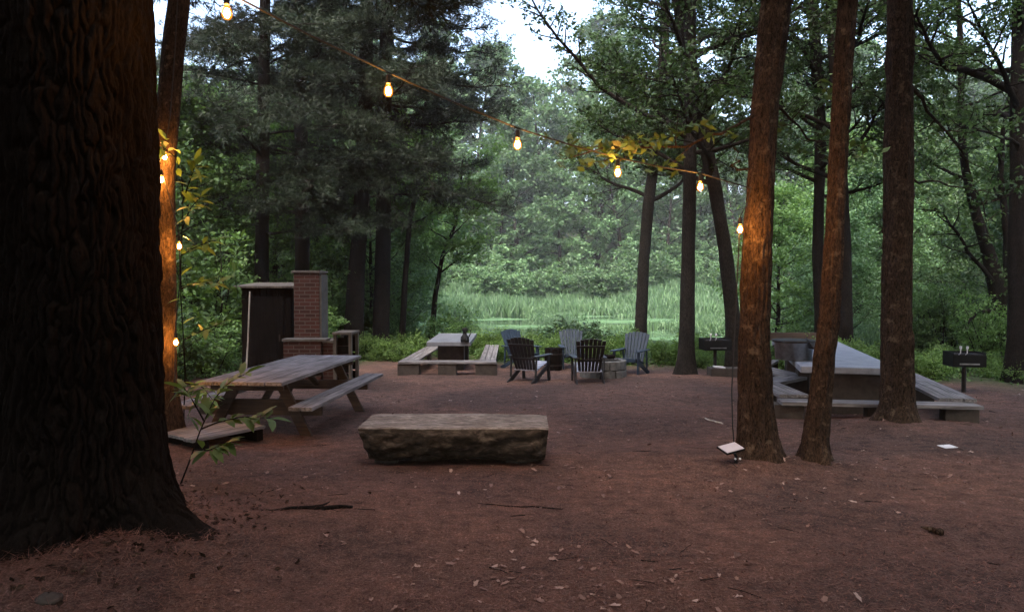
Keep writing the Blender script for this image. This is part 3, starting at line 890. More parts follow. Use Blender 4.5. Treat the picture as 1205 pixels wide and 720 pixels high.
# woods right of the pond
RIGHTW = [(15.5, 24, 0.9), (19, 21, 1.1), (20, 28, 1.2), (24, 33, 1.3), (17.0, 33, 1.0), (27, 41, 1.4), (22, 40, 1.2), (30, 50, 1.5), (14, 19.0, 0.72), (17, 16, 1.0), (25, 25, 1.3), (34, 40, 1.5), (21.5, 48, 1.2), (37, 56, 1.6)]
for k, (x, y, sc) in enumerate(RIGHTW):
    sc = (0.235 * y + 1.2) / (13, 10)[k % 2] * pr.uniform(0.85, 1.1)
    put('woodland_tree', MIDM[k % 2], TR, x, y, sc, pr.uniform(0, 6.28), 'leafy tree in the wood at the right end of the pond', 'tree', 'trees of the right wood')
for k, (x, y, sc) in enumerate([(10.5, 29.5, .62), (13.5, 32, .8), (17, 37, 1.0), (11.8, 27, .55), (20, 44, 1.1), (16, 30.5, .75)]):
    put('woodland_tree', MIDL[k % 2], TR, x, y, sc, pr.uniform(0, 6.28), 'light green leafy tree on the near right shore of the pond, beyond the long table', 'tree', 'light green trees of the right shore')
for k, (x, y, sc) in enumerate([(-5.2, 27, .62), (-7.2, 30.5, .8), (-5.6, 34, .85), (-4.4, 30.0, .5), (-8.2, 25, .7), (-7.0, 40, 1.0), (-9.5, 46, 1.15)]):
    put('woodland_tree', MIDL[k % 2], TR, x, y, sc, pr.uniform(0, 6.28), 'light green leafy tree at the left edge of the pond, beyond the pair of pines', 'tree', 'light green trees left of the pond')
# woods behind and beside the viewer
for k, (x, y, sc) in enumerate([(-7, -3, 1.4), (-3, -6, 1.6), (3, -6, 1.5), (8, -3, 1.5), (11, 3, 1.4), (-9, 3, 1.4), (12.5, 9, 1.2), (-11, 9, 1.2), (0, -11, 1.9), (7, -10, 1.9), (-8, -10, 1.9), (13, -3, 1.7), (-13, -2, 1.7), (-5, -16, 2.2), (5, -16, 2.2)]):
    put('woodland_tree', MIDM[k % 2], TR, x, y, sc, pr.uniform(0, 6.28), 'woodland tree around the near side of the clearing, outside the picture', 'tree', 'trees around the near side of the clearing')

# thicket along the left and the pond edge
n = 0
for k in range(150):
    px = pr.uniform(205, 560); y = pr.uniform(20, 40); x = (px - CX) / F * y
    if y < edge_line(x) + 1.0 or y > shore_near(x) - 0.5 or (-5.9 < x < -3.2 and y < 17): continue
    if x > -2.9 and y < 24: continue
    n += 1
    put('shrub', SHR[n % 3], SH, x, y, pr.uniform(0.55, 1.0), pr.uniform(0, 6.28), 'light green leafy shrub in the thicket behind the shed and the stone table', 'bush', 'shrubs of the left thicket')
    if n > 46: break
for k in range(26):
    px = pr.uniform(1075, 1215); y = pr.uniform(17, 27); x = (px - CX) / F * y
    if y < edge_line(x) + 1.5: continue
    put('shrub', SHR[(k) % 3], SH, x, y, pr.uniform(0.3, 0.62), pr.uniform(0, 6.28), 'green shrub behind the charcoal grill on the right', 'bush', 'shrubs of the right thicket')
for k, (x, y, sc) in enumerate([(-6.9, 14.4, .62), (-7.6, 15.6, .75), (-6.7, 16.3, .8), (-8.3, 14.2, .6), (-7.4, 17.6, .9)]):
    put('shrub', DSHR[0] if k % 2 else SHR[k % 3], SH, x, y, sc * (1.6 if k % 2 else 1.0), pr.uniform(0, 6.28), 'dense dark green shrub close to the left side of the shed', 'bush', 'shrubs beside the shed')
# low weeds along the clearing's edge
k = 0
for x in np.arange(-4.5, 11.0, 0.34):
    for q in range(2):
        y = float(edge_line(x)) + pr.uniform(0.1, 3.6)
        if y > shore_near(x) - 0.3: continue
        k += 1
        put('weed_plant', WEED[k % 2], SH, x + pr.uniform(-.2, .2), y, pr.uniform(0.45, 0.8), pr.uniform(0, 6.28), 'low bright green plant fringing the bare clearing towards the pond', 'plant', 'weeds fringing the clearing')
# dark bushes mirrored in the pond behind the chairs
for px, y, sc in ((640, 29.5, 1.0), (668, 30.5, 1.25), (690, 30, 1.1), (718, 30.5, 0.9), (870, 30, 0.9)):
    x = (px - CX) / F * y
    r_ = put('shrub', DSHR[0], SH, x, y, sc, pr.uniform(0, 6.28), 'dark waterside bush standing in the pond behind the blue chairs', 'bush', 'dark waterside bushes')
    r_.location.z = ZW - 0.2

# marsh grass: nobody could count it
def blades(P, hgt, w, r, lean=0.25):
    n = len(P); az = r.uniform(0, 2 * np.pi, n); s = np.stack([np.cos(az), np.sin(az), 0 * az], 1)
    L = (hgt * r.uniform(0.5, 1.2, n))[:, None]
    top = P + UPV * L + r.normal(0, lean, (n, 3)) * L * np.array([1, 1, 0.1]); mid = P + (top - P) * 0.55 + UPV * L * 0.06
    V = np.stack([P - s * w, P + s * w, mid + s * w * 0.8, mid - s * w * 0.8, top], 1).reshape(-1, 3)
    b = np.arange(n) * 5
    return V, np.stack([b, b + 1, b + 2, b + 3], 1), np.stack([b + 3, b + 2, b + 4], 1)


r = np.random.default_rng(77)
N = 190000
yy = 29 + 66 * r.uniform(0, 1, N) ** 0.8; xx = (r.uniform(470, 1230, N) - CX) / F * yy
sf = shore_far(xx); sn = shore_near(xx)
pn = noise(xx * 0.13, yy * 0.10, seed=51) + 0.5 * noise(xx * 0.5, yy * 0.35, seed=52)
keep = (yy > sf - 3.5 + 2 * pn) | ((pn > 0.7 - 0.4 * smooth(3, 10, xx)) & (yy > 40) & (xx > 2) & (yy < sf)) | ((yy > 58) & (pn > 0.35) & (yy < sf)) | ((yy < sn + 0.8))
keep &= (yy > sn - 3)
P = np.stack([xx[keep], yy[keep], np.maximum(H(xx[keep], yy[keep]), ZW - 0.1)], 1)
hg = np.where(P[:, 1] > shore_far(P[:, 0]) - 4, 0.95, 0.4)
hg = hg * (1 + 0.7 * noise(P[:, 0] * .35, P[:, 1] * .3, seed=53) + 0.3 * noise(P[:, 0] * 1.4, P[:, 1], seed=54))
V, Q, T = blades(P, hg, 0.022 + 0.0007 * P[:, 1][:, None], r)
tag(obj('marsh_grass', npmesh('marsh_grass', V, Q, T, M['marsh'])), 'pale green marsh grass around and across the pond', 'grass', kind='stuff')
# ground cover at the clearing's rim and in the woods
N = 60000
xx = r.uniform(-13, 15, N); yy = r.uniform(11, 28, N)
el = edge_line(xx) + 0.6 * noise(xx * 0.9, yy * 0.9, seed=61)
keep = (yy > el) & (yy < shore_near(xx)) & (r.uniform(0, 1, N) < 0.35 + 0.65 * smooth(0, 2.0, yy - el)) & ~((xx < -3.2) & (xx > -6.2) & (yy < 16.5))
P = np.stack([xx[keep], yy[keep], H(xx[keep], yy[keep]) + r.uniform(0.0, 0.3, keep.sum()) * smooth(0, 1.5, (yy - el)[keep])], 1)
V, Q = leaf_quads(P, 0.085, r, 0.8, 0.55)
tag(obj('ground_cover', npmesh('ground_cover', V, Q, None, M['shrub_leaf'])), 'leafy ground cover beyond the rim of the clearing', 'ground cover', kind='stuff')

# ------------------------------------------------------------------ litter on the ground
def litter():
    r = np.random.default_rng(88)
    N = 90000
    y = 3.2 + 9.0 * r.uniform(0, 1, N) ** 1.4; x = (r.uniform(-60, 1265, N) - CX) / F * y
    k = noise(x * 1.1, y * 1.1, seed=71) + r.normal(0, .5, N) > -0.5
    x, y = x[k], y[k]; n = len(x)
    P = np.stack([x, y, H(x, y) + r.uniform(0.001, 0.012, n)], 1)
    az = r.uniform(0, 2 * np.pi, n); L = r.uniform(0.04, 0.1, n)
    d = np.stack([np.cos(az), np.sin(az), r.normal(0, .1, n)], 1) * L[:, None]
    s = np.stack([-np.sin(az), np.cos(az), 0 * az], 1) * (0.0006 + 0.00018 * y)[:, None]
    V = np.stack([P - s, P + s, P + d], 1).reshape(-1, 3)
    tag(obj('pine_needles', npmesh('pine_needles', V, None, np.arange(3 * n).reshape(-1, 3), M['needle_litter'])), 'fallen brown pine needles carpeting the clearing', 'pine needles', kind='stuff')
    # dead leaves: lobed outline, slightly curled
    N = 3000
    y = 3.5 + 14.5 * r.uniform(0, 1, N) ** 1.6; x = (r.uniform(60, 1230, N) - CX) / F * y
    k = (1.6 * noise(x * .9, y * .9, seed=72) + r.normal(0, .45, N) > 0.25) & (y < edge_line(x))
    x, y = x[k], y[k]; n = len(x)
    t = np.linspace(0, 2 * np.pi, 14, endpoint=False)
    prof = 0.34 + 0.09 * np.cos(5 * t) + 0.1 * np.cos(t) ** 2
    ox, oy = np.cos(t) * prof * 1.5, np.sin(t) * prof
    sz = (0.014 + 0.03 * r.uniform(0, 1, n) ** 1.8) * (1 + 0.03 * y); az = r.uniform(0, 6.28, n); curl = r.uniform(-0.3, 0.9, n); tx, ty = r.normal(0, .18, n), r.normal(0, .18, n)
    lx = sz[:, None] * (np.cos(az)[:, None] * ox - np.sin(az)[:, None] * oy); ly = sz[:, None] * (np.sin(az)[:, None] * ox + np.cos(az)[:, None] * oy)
    lz = sz[:, None] * curl[:, None] * oy[None] ** 2 * 3 + tx[:, None] * lx + ty[:, None] * ly
    base = H(x, y)
    lz = lz - lz.min(1, keepdims=True) + 0.005
    V = np.stack([x[:, None] + lx, y[:, None] + ly, base[:, None] + lz], -1)
    c = V.mean(1, keepdims=True); V = np.concatenate([V, c], 1).reshape(-1, 3)
    i = np.arange(n)[:, None] * 15; j = np.arange(14)[None]
    T = np.stack([i + j, i + (j + 1) % 14, i + 14 + 0 * j], -1).reshape(-1, 3)
    tag(obj('dead_leaves', npmesh('dead_leaves', V, None, T, M['dead_leaf'])), 'pale dry leaves scattered over the pine needles', 'dead leaves', kind='stuff')
    N = 9000
    y = 3.5 + 12 * r.uniform(0, 1, N) ** 1.5; x = (r.uniform(-20, 1235, N) - CX) / F * y
    k = (noise(x * 1.3, y * 1.3, seed=74) + 0.6 * noise(x * 4, y * 4, seed=75) + r.normal(0, .3, N) > 0.1) & (y < edge_line(x) - .3); x, y = x[k], y[k]
    V, Q = leaf_quads(np.stack([x, y, H(x, y) + .006], 1), .02, r, 1.0, .6)
    V.reshape(-1, 4, 3)[:] = V.reshape(-1, 4, 3).mean(1, keepdims=True) + (V.reshape(-1, 4, 3) - V.reshape(-1, 4, 3).mean(1, keepdims=True)) * (0.6 + 0.07 * y)[:, None, None]
    tag(obj('leaf_crumbs', npmesh('leaf_crumbs', V, Q, None, M['needle_litter'])), 'small crumbs of leaf and bark over the clearing', 'leaf litter', kind='stuff')
    n = 16000
    a = r.uniform(0, 6.28, n); q = 0.35 + np.abs(r.normal(0, .6, n)); x, y = -2.87 + q * np.cos(a), 4.9 + q * np.sin(a)
    P = np.stack([x, y, H(x, y) + r.uniform(0, .03, n)], 1); az = r.uniform(0, 6.28, n)
    d = np.stack([np.cos(az), np.sin(az), r.normal(0.1, .25, n)], 1) * r.uniform(.05, .12, n)[:, None]; sd = np.stack([-np.sin(az), np.cos(az), 0 * az], 1) * .0014
    tag(obj('needle_heap', npmesh('needle_heap', np.stack([P - sd, P + sd, P + d], 1).reshape(-1, 3), None, np.arange(3 * n).reshape(-1, 3), M['needle_litter'])), 'heaped pine needles round the foot of the massive left pine', 'pine needles', kind='stuff')
    n = 900
    a = r.uniform(0, 6.28, n); q = 0.5 + np.abs(r.normal(0, .45, n)); x, y = -2.87 + q * np.cos(a), 4.9 + q * np.sin(a)
    V, Q = leaf_quads(np.stack([x, y, H(x, y) + .012], 1), .05, r, 1.2, .6)
    tag(obj('bark_chips', npmesh('bark_chips', V, Q, None, M['bark_red'])), 'flakes of shed bark round the foot of the massive left pine', 'bark chips', kind='stuff')
    # twigs too small and many to count
    tb = Tubes()
    for _ in range(90):
        y = 3.6 + 9 * r.uniform() ** 1.3; x = (r.uniform(150, 1200) - CX) / F * y
        a = r.uniform(0, 6.28); L = r.uniform(0.06, 0.22)
        p = path((x, y, 0), (math.cos(a), math.sin(a), 0), L, 4, r, 0.2); p[:, 2] = H(p[:, 0], p[:, 1]) + 0.006
        tb.add(p, np.linspace(0.0025, 0.0015, 5) * (1 + r.uniform(0, .8)), 4)
    tag(obj('twigs', tb.mesh('twigs', M['bark_grey'])), 'thin broken twigs strewn over the clearing', 'twigs', kind='stuff')


litter()

# ------------------------------------------------------------------ log bench
def log_bench():
    cx, cy = -0.58, 7.66; gz = h(cx, cy)
    root = thing('log_bench', 'thick rough hewn half log bench in the middle of the clearing', 'bench', (cx, cy, gz - 0.035), R(-1))
    Lx, n, m = 1.9, 190, 110
    xs_ = np.linspace(-Lx / 2, Lx / 2, n)
    t = np.linspace(0, 1, m, endpoint=False)
    # closed profile: flat top, rough vertical face, rounded belly (y,z)
    prof = np.array([(-.40, .435), (.38, .435), (.42, .40), (.41, .28), (.35, .16), (.22, .09), (-.05, .075), (-.25, .085), (-.35, .14), (-.405, .24), (-.425, .36), (-.415, .42)])
    s = np.concatenate([[0], np.cumsum(np.linalg.norm(np.diff(np.vstack([prof, prof[:1]]), axis=0), axis=1))]); s /= s[-1]
    pp = np.vstack([prof, prof[:1]])
    py_, pz_ = np.interp(t, s, pp[:, 0]), np.interp(t, s, pp[:, 1])
    XX, YY = np.meshgrid(xs_, py_, indexing='ij'); _, ZZ = np.meshgrid(xs_, pz_, indexing='ij')
    e = np.abs(xs_) / (Lx / 2)
    taper = (1 - 0.10 * smooth(0.86, 1.0, e))[:, None]
    XX = XX + np.where(XX < 0, 1, 0.35) * (0.435 - ZZ) * 0.32 * np.sign(-XX) * smooth(0.7, 1, np.abs(XX) / (Lx / 2))
    YY = YY * taper; ZZ = 0.25 + (ZZ - 0.25) * (1 - 0.05 * smooth(0.9, 1.0, e))[:, None]
    top = smooth(0.40, 0.43, ZZ)
    d = 0.05 * noise(XX * 2.6, YY * 5, ZZ * 6, seed=81) + 0.03 * noise(XX * 8, YY * 14, ZZ * 17, seed=82) + 0.012 * noise(XX * 30, YY * 40, ZZ * 40, seed=86)
    d = d * (1 - 0.9 * smooth(0.33, 0.42, ZZ))
    nrm = np.stack([YY, ZZ - 0.26], -1); nrm = nrm / (np.linalg.norm(nrm, axis=-1, keepdims=True) + 1e-6)
    YY = YY + d * nrm[..., 0]; ZZ = ZZ + d * nrm[..., 1] + 0.006 * top * noise(XX * 5, YY * 18, seed=83)
    V = np.stack([XX, YY, ZZ], -1).reshape(-1, 3)
    i = np.arange(n - 1)[:, None] * m; j = np.arange(m)[None]; j2 = (j + 1) % m
    Q = np.stack([i + j, i + j2, i + m + j2, i + m + j], -1).reshape(-1, 4)
    c0, c1 = V[:m].mean(0), V[-m:].mean(0)
    V = np.vstack([V, c0, c1]); k = n * m
    T = [(k, (a + 1) % m, a) for a in range(m)] + [(k + 1, (n - 1) * m + a, (n - 1) * m + (a + 1) % m) for a in range(m)]
    mt, nt, out = newmat('hewn_log')
    n1 = node(nt, 'TexNoise', Scale=1.0, Detail=8.0, Roughness=0.65, Distortion=0.5); nt.links.new(coords(nt, (6, 15, 15)), n1.inputs['Vector'])
    n2 = node(nt, 'TexNoise', Scale=5.0, Detail=5.0); nt.links.new(coords(nt), n2.inputs['Vector'])
    c = ramp(nt, [(0.34, (0.008, 0.0065, 0.005)), (0.52, (0.035, 0.028, 0.022)), (0.74, (0.13, 0.108, 0.088))], n1.outputs[0])
    c = mixc(nt, c, ramp(nt, [(0.35, (0.5, 0.46, 0.4)), (0.6, (1, 1, 1))], n2.outputs[0]), 0.8, 'MULTIPLY')
    surf(nt, out, c, 0.9, n1.outputs[0], 0.9, 0.02, 0.2)
    me = npmesh('seat', V, Q, T, mt, False)
    mt2, nt, out = newmat('hewn_top')
    n1 = node(nt, 'TexNoise', Scale=1.0, Detail=8.0, Roughness=0.75, Distortion=0.3); nt.links.new(coords(nt, (9, 24, 24)), n1.inputs['Vector'])
    n2 = node(nt, 'TexNoise', Scale=4.0, Detail=5.0); nt.links.new(coords(nt), n2.inputs['Vector'])
    c = ramp(nt, [(0.34, (0.05, 0.044, 0.038)), (0.52, (0.17, 0.155, 0.14)), (0.7, (0.34, 0.315, 0.29))], n1.outputs[0])
    c = mixc(nt, c, ramp(nt, [(0.35, (0.55, 0.5, 0.45)), (0.6, (1, 1, 1))], n2.outputs[0]), 0.8, 'MULTIPLY')
    surf(nt, out, c, 0.85, n1.outputs[0], 0.8, 0.012, 0.25)
    me.materials.append(mt2)
    zc = V[Q][:, :, 2].mean(1); idx = np.zeros(len(me.polygons), np.int32); idx[:len(Q)] = zc > 0.415; me.polygons.foreach_set('material_index', idx)
    obj('seat', me, root)
    for x in (-0.72, 0.66):
        b = MB()
        b.box((x, 0.06, 0.04), (0.24, 0.5, 0.12), Matrix.Rotation(R(4 if x < 0 else -6), 3, 'Z'))
        b.build('support_stone', M['block'], root, 0.02)


log_bench()

# ------------------------------------------------------------------ picnic table
def picnic():
    cx, cy = -3.08, 10.3; gz = h(cx, cy)
    root = thing('picnic_table', 'long weathered wooden picnic table with attached benches on the left', 'picnic table', (cx, cy, gz), R(-4.5))
    L = 3.3
    b = MB()
    for i in range(5): b.box((-0.42 + i * 0.21, random.uniform(-.01, .01), 0.73), (0.2, L, 0.045))
    b.build('tabletop', M['wood_grey'], root, 0.006)
    for y in (-1.42, 0, 1.42): MB().box((0, y, 0.665), (0.9, 0.05, 0.085)).build('batten', M['wood_brown'], root, 0.004)
    for sx in (-1, 1):
        b = MB()
        for i in (0, 1): b.box((sx * (0.66 + i * 0.15), 0, 0.44), (0.14, L, 0.045))
        b.build('bench_seat', M['wood_grey'], root, 0.006)
    for sy in (-1, 1):
        y = sy * 1.1
        for sx in (-1, 1):
            MB().bar((sx * 0.27, y, 0.7), (sx * 0.68, y, -0.12), 0.05, 0.13, (0, 1, 0)).build('leg', M['wood_brown'], root, 0.005)
        MB().box((0, y - sy * 0.056, 0.36), (1.58, 0.05, 0.2 if sy < 0 else 0.14)).build('bench_support', M['wood_brown'], root, 0.005)
        MB().bar((0, y - sy * 0.06, 0.36), (0, y - sy * 0.6, 0.66), 0.08, 0.045, (1, 0, 0)).build('brace', M['wood_brown'], root, 0.004)


picnic()

# ------------------------------------------------------------------ plank stack by the lit tree
def planks():
    p = G(252, 524); root = thing('plank_platform', 'low platform of worn grey planks on the ground beside the lit tree on the left', 'platform', p, R(-32))
    b = MB()
    for i in range(4): b.box((-0.27 + i * 0.18, random.uniform(-.05, .05), 0.125), (0.165, 0.95, 0.035), Matrix.Rotation(R(random.uniform(-2, 2)), 3, 'Z'))
    b.build('boards', M['wood_grey'], root, 0.005)
    for y in (-0.36, 0.36): MB().box((0, y, 0.04), (0.7, 0.09, 0.13)).build('bearer', M['wood_dark'], root, 0.005)


planks()

# ------------------------------------------------------------------ shed, pole, chimney, wood frame
def shed():
    x0, x1, Y = -5.5, -4.5, 15.0
    gz = h((x0 + x1) / 2, Y)
    root = thing('shed', 'small dark plank shed with a pale flat roof left of the chimney', 'shed', ((x0 + x1) / 2, Y + 0.6, gz))
    b = MB()
    for i in range(8):
        x = -0.5 + (i + 0.5) / 8
        b.box((x, -0.55, 0.93), (0.118, 0.03, 2.0)); b.box((x, 0.55, 0.97), (0.118, 0.03, 2.06))
    for i in range(9):
        y = -0.535 + (i + 0.5) * 1.07 / 9
        b.box((-0.5, y, 0.95), (0.03, 0.112, 2.03)); b.box((0.5, y, 0.95), (0.03, 0.112, 2.03))
    b.build('wall', M['wood_dark'], root)
    d = MB(); d.box((0.02, -0.578, 0.95), (0.66, 0.025, 1.7)); dr = d.build('door', M['wood_dark'], root, 0.004)
    MB().box((0.28, -0.6, 0.95), (0.03, 0.03, 0.14)).build('handle', M['rust_metal'], dr, 0.003)
    MB().box((0, 0, 2.02), (1.24, 1.4, 0.045), Matrix.Rotation(R(3), 3, 'X')).build('roof', M['wood_post'], root, 0.005)
    p0 = atY(288, 432, 14.1); p1 = atY(294, 343, 14.38)
    p0[2] = h(p0[0], p0[1]) - 0.02
    o = MB().tube([p0, p0 + (p1 - p0) * 0.5 + np.array([.01, 0, 0]), p1], [0.016, 0.015, 0.013], 8).build('pole', M['pale_wood'])
    tag(o, 'thin pale pole leaning against the front of the dark shed', 'pole')


shed()


def chimney():
    Y = 14.5; xc = -4.03; gz = h(xc, Y)
    root = thing('brick_chimney', 'tall red brick chimney of an outdoor fireplace beside the dark shed', 'fireplace', (xc, Y + 0.28, gz))
    MB().box((0, 0, 1.17), (0.5, 0.56, 2.1)).build('stack', M['brick'], root, 0.006)
    MB().box((0.268, 0.0, 1.16), (0.03, 0.52, 2.06)).build('render_side', M['mortar'], root, 0.004)
    MB().box((0, 0, 2.245), (0.56, 0.62, 0.045)).build('cap', M['mortar'], root, 0.006)
    b = MB(); b.box((-0.02, -0.42, 0.4), (0.72, 0.27, 1.0)); b.build('hearth', M['brick'], root, 0.006)
    MB().box((0.03, -0.42, 0.925), (0.86, 0.33, 0.05)).build('hearth_slab', M['mortar'], root, 0.006)
    b = MB(); b.box((0.57, -0.1, 0.38), (0.42, 0.7, 0.96)); b.build('side_wall', M['brick'], root, 0.006)
    MB().box((0.58, -0.1, 0.885), (0.46, 0.76, 0.05)).build('side_slab', M['mortar'], root, 0.006)


chimney()


def wood_rack():
    Y = 14.25; x0, x1 = (394 - CX) / F * Y, (412 - CX) / F * Y; gz = h(x0, Y); w = x1 - x0
    root = thing('wood_rack', 'grey post and rail wood box right of the brick chimney', 'wood box', ((x0 + x1) / 2, Y, gz))
    for sx in (-1, 1):
        for y in (0, 0.6): MB().box((sx * w / 2, y, 0.49), (0.06, 0.08, 1.06)).build('post', M['wood_post'], root, 0.005)
    for y in (0.05, 0.6):
        b = MB()
        for z in (0.18, 0.36, 0.54, 0.72, 0.88): b.box((0, y, z), (w - 0.062, 0.03, 0.15))
        b.build('slat_panel', M['wood_dark'], root, 0.003)
    MB().box((0, 0.29, 1.043), (w + 0.08, 0.74, 0.045)).build('lid', M['wood_post'], root, 0.004)


wood_rack()

# ------------------------------------------------------------------ table sets
def seat_planks(root, p0, p1, width, z, n=3, mat=None, name='seat'):
    """plank bench from p0 to p1 (2D, local)"""
    p0, p1 = np.array(p0, float), np.array(p1, float); d = unit(p1 - p0); s = np.array([d[1], -d[0]])
    L = np.linalg.norm(p1 - p0); a = math.atan2(d[1], d[0]) - math.pi / 2
    o = bpy.data.objects.new('tmp', None)
    b = MB()
    for i in range(n): b.box(((i + 0.5) * width / n - width / 2, L / 2, 0), (width / n - 0.012, L, 0.05))
    o = b.build(name, mat or M['wood_grey'], root, 0.005)
    o.location = (p0[0], p0[1], z); o.rotation_euler = (0, 0, a)
    return o


def small_set():
    Y0 = 17.65; gz = h(-1.5, 18.4)
    T = thing('stone_table', 'small pale topped block table standing inside the low bench by the thicket', 'table', (-1.52, 19.2, gz))
    z = 0.2 - gz
    MB().box((0, 0, z - 0.04), (1.05, 3.1, 0.1)).build('tabletop', M['concrete_dimmed'], T, 0.01)
    b = MB(); b.box((0.02, -0.9, z / 2 - 0.09), (0.64, 0.42, z + 0.0)); b.build('pedestal', M['block'], T, 0.01)
    b = MB(); b.box((0.02, 0.85, z / 2 - 0.09), (0.64, 0.42, z + 0.0)); b.build('pedestal', M['block'], T, 0.01)
    B = thing('u_bench', 'low three sided plank bench around the small pale topped table', 'bench', (-1.5, 17.2, h(-1.5, 17.2)))
    zt = 0.29
    seat_planks(B, (0.92, 0.22), (0.92, 4.6), 0.4, zt)
    seat_planks(B, (-0.92, 0.22), (-0.74, 4.6), 0.42, zt)
    seat_planks(B, (-1.13, 0.0), (1.13, 0.0), 0.4, zt, 2, M['wood_grey'], 'front_seat')
    for x in (-0.9, 0.0, 0.9): MB().box((x, 0.0, zt / 2 - 0.07), (0.5 if x else 0.42, 0.34, zt + 0.08)).build('block_support', M['block'], B, 0.01)
    for x, sy in ((0.92, 2.3), (0.92, 4.3), (-0.84, 2.3), (-0.75, 4.3)):
        for dx in (-0.13, 0.13): MB().box((x + dx, sy, zt / 2 - 0.11), (0.07, 0.07, zt + 0.16)).build('leg', M['wood_post'], B, 0.004)
    p = atZ(547, 402, 0.214); zt = gz + z + 0.012
    J = thing('jug', 'small black jug standing on the pale topped table', 'jug', (p[0], p[1], zt))
    MB().lathe([(0, 0), (.1, 0), (.105, .02), (.1, .11), (.06, .16), (.045, .2), (.05, .24), (.07, .27), (.06, .33), (0, .345)], 14).build('body', M['black_metal'], J, smooth_=True)
    MB().tube([(.05, 0, .3), (.13, 0, .29), (.15, 0, .22), (.1, 0, .12)], .014, 6).build('handle', M['black_metal'], J)


small_set()


def long_set():
    ang = R(-14.8); ca, sa = math.cos(ang), math.sin(ang)
    FR = np.array([5.63, 10.7]); W, L = 1.35, 5.2
    ax = np.array([-sa, ca]); rt = np.array([ca, sa])
    c = FR - rt * W / 2 + ax * L / 2; gz = h(c[0], c[1])
    T = thing('long_table', 'large long table with a pale bluish top behind the right hand trunks', 'table', (c[0], c[1], gz), ang)
    z = 0.368 - gz
    MB().box((0, 0, z - 0.05), (W, L, 0.1)).build('tabletop', M['concrete'], T, 0.012)
    for y in (-1.9, 0, 1.9): MB().box((0.05, y - 0.3, (z - 0.1) / 2 - 0.1), (W - 0.3, 0.5, z - 0.1 + 0.2)).build('pedestal', M['block'], T, 0.012)
    # bench
    def loc(p): q = np.array(p, float) - np.array([5.2, 10.3]); return (float(q @ rt), float(q @ ax))
    gb = h(5.2, 10.3)
    B = thing('u_bench', 'low plank bench with a zigzag side around the long pale table', 'bench', (5.2, 10.3, gb), ang)
    zt = -0.066 - gb
    # right bench (runs back), front beam, zigzag on the left
    fr = np.array([6.36, 10.05]); seat_planks(B, loc(fr - rt * 0.16 + ax * 0.3), loc(fr - rt * 0.16 + ax * 5.2), 0.5, zt + 0.026, 3)
    seat_planks(B, loc((3.84, 10.57)), loc((6.46, 10.2)), 0.36, zt - 0.026, 2, M['wood_grey'], 'front_seat')
    zz = [(4.12, 10.75), (4.16, 12.15), (5.0, 13.0), (4.8, 14.5), (5.5, 15.8)]
    for k in range(len(zz) - 1): seat_planks(B, loc(zz[k]), loc(zz[k + 1]), 0.44, zt + 0.026 - 0.004 * (k % 2), 3, M['wood_grey'], 'zigzag_seat')
    for x, y, w in ((3.98, 10.6, 0.4), (5.2, 10.42, 0.36), (6.22, 10.24, 0.42)):
        MB().box((*loc((x, y)), zt / 2 - 0.12), (w, 0.3, zt + 0.13)).build('block_support', M['block'], B, 0.01)
    for p in [fr - rt * 0.16 + ax * 2.2, fr - rt * 0.16 + ax * 4.6] + zz[1:]:
        MB().box((*loc(p), zt / 2 - 0.17), (0.36, 0.3, zt + 0.33)).build('block_support', M['block'], B, 0.01)
    # round tub with a slanted dark cover, on the table
    tp = np.array([4.58, 12.0]); tz = gz + z
    D = thing('metal_tub', 'round grey metal tub with a dark pointed cover, standing on the long table', 'tub', (tp[0], tp[1], tz))
    MB().lathe([(0, 0.005), (.27, 0.005), (.285, .02), (.3, .27), (.315, .285), (.31, .3), (.29, .3), (.275, .05), (0, .05)], 28).build('body', M['steel'], D, smooth_=True)
    b = MB(); b.lathe([(.335, 0.29), (.34, .31), (.33, .325), (0.0, .335)], 28); lid = b.build('lid', M['rust_metal'], D)
    cv = MB()
    cv.add([(.1, -.3, .345), (.28, .22, .345), (.62, -.12, .16), (.35, -.36, .02), (.1, -.3, .325), (.28, .22, .325), (.62, -.12, .14), (.35, -.36, 0.0)],
           [(0, 3, 2), (0, 2, 1), (4, 6, 7), (4, 5, 6), (0, 4, 7, 3), (3, 7, 6, 2), (2, 6, 5, 1), (1, 5, 4, 0)])
    cv.build('cover_flap', M['rust_metal'], D)
    for a in (-0.9, 2.3):
        MB().tube([(.3 * math.cos(a - .2), .3 * math.sin(a - .2), .22), (.36 * math.cos(a), .36 * math.sin(a), .2), (.3 * math.cos(a + .2), .3 * math.sin(a + .2), .22)], .012, 6).build('handle', M['rust_metal'], D)
    # rail board beyond
    y = 18.2; x0, x1 = (896 - CX) / F * y, (962 - CX) / F * y; gx = h((x0 + x1) / 2, y)
    Rr = thing('wooden_rail', 'brown wooden rail on posts beyond the far end of the long table', 'rail', ((x0 + x1) / 2, y, gx))
    zz_ = atY(930, 396, y)[2] - gx
    MB().box((0, 0, zz_), (x1 - x0, 0.09, 0.2)).build('board', M['wood_brown'], Rr, 0.008)
    for sx in (-1, 1): MB().box((sx * (x1 - x0) * 0.42, 0.09, zz_ / 2 - 0.05), (0.1, 0.085, zz_ + 0.25)).build('post', M['wood_post'], Rr, 0.006)


long_set()

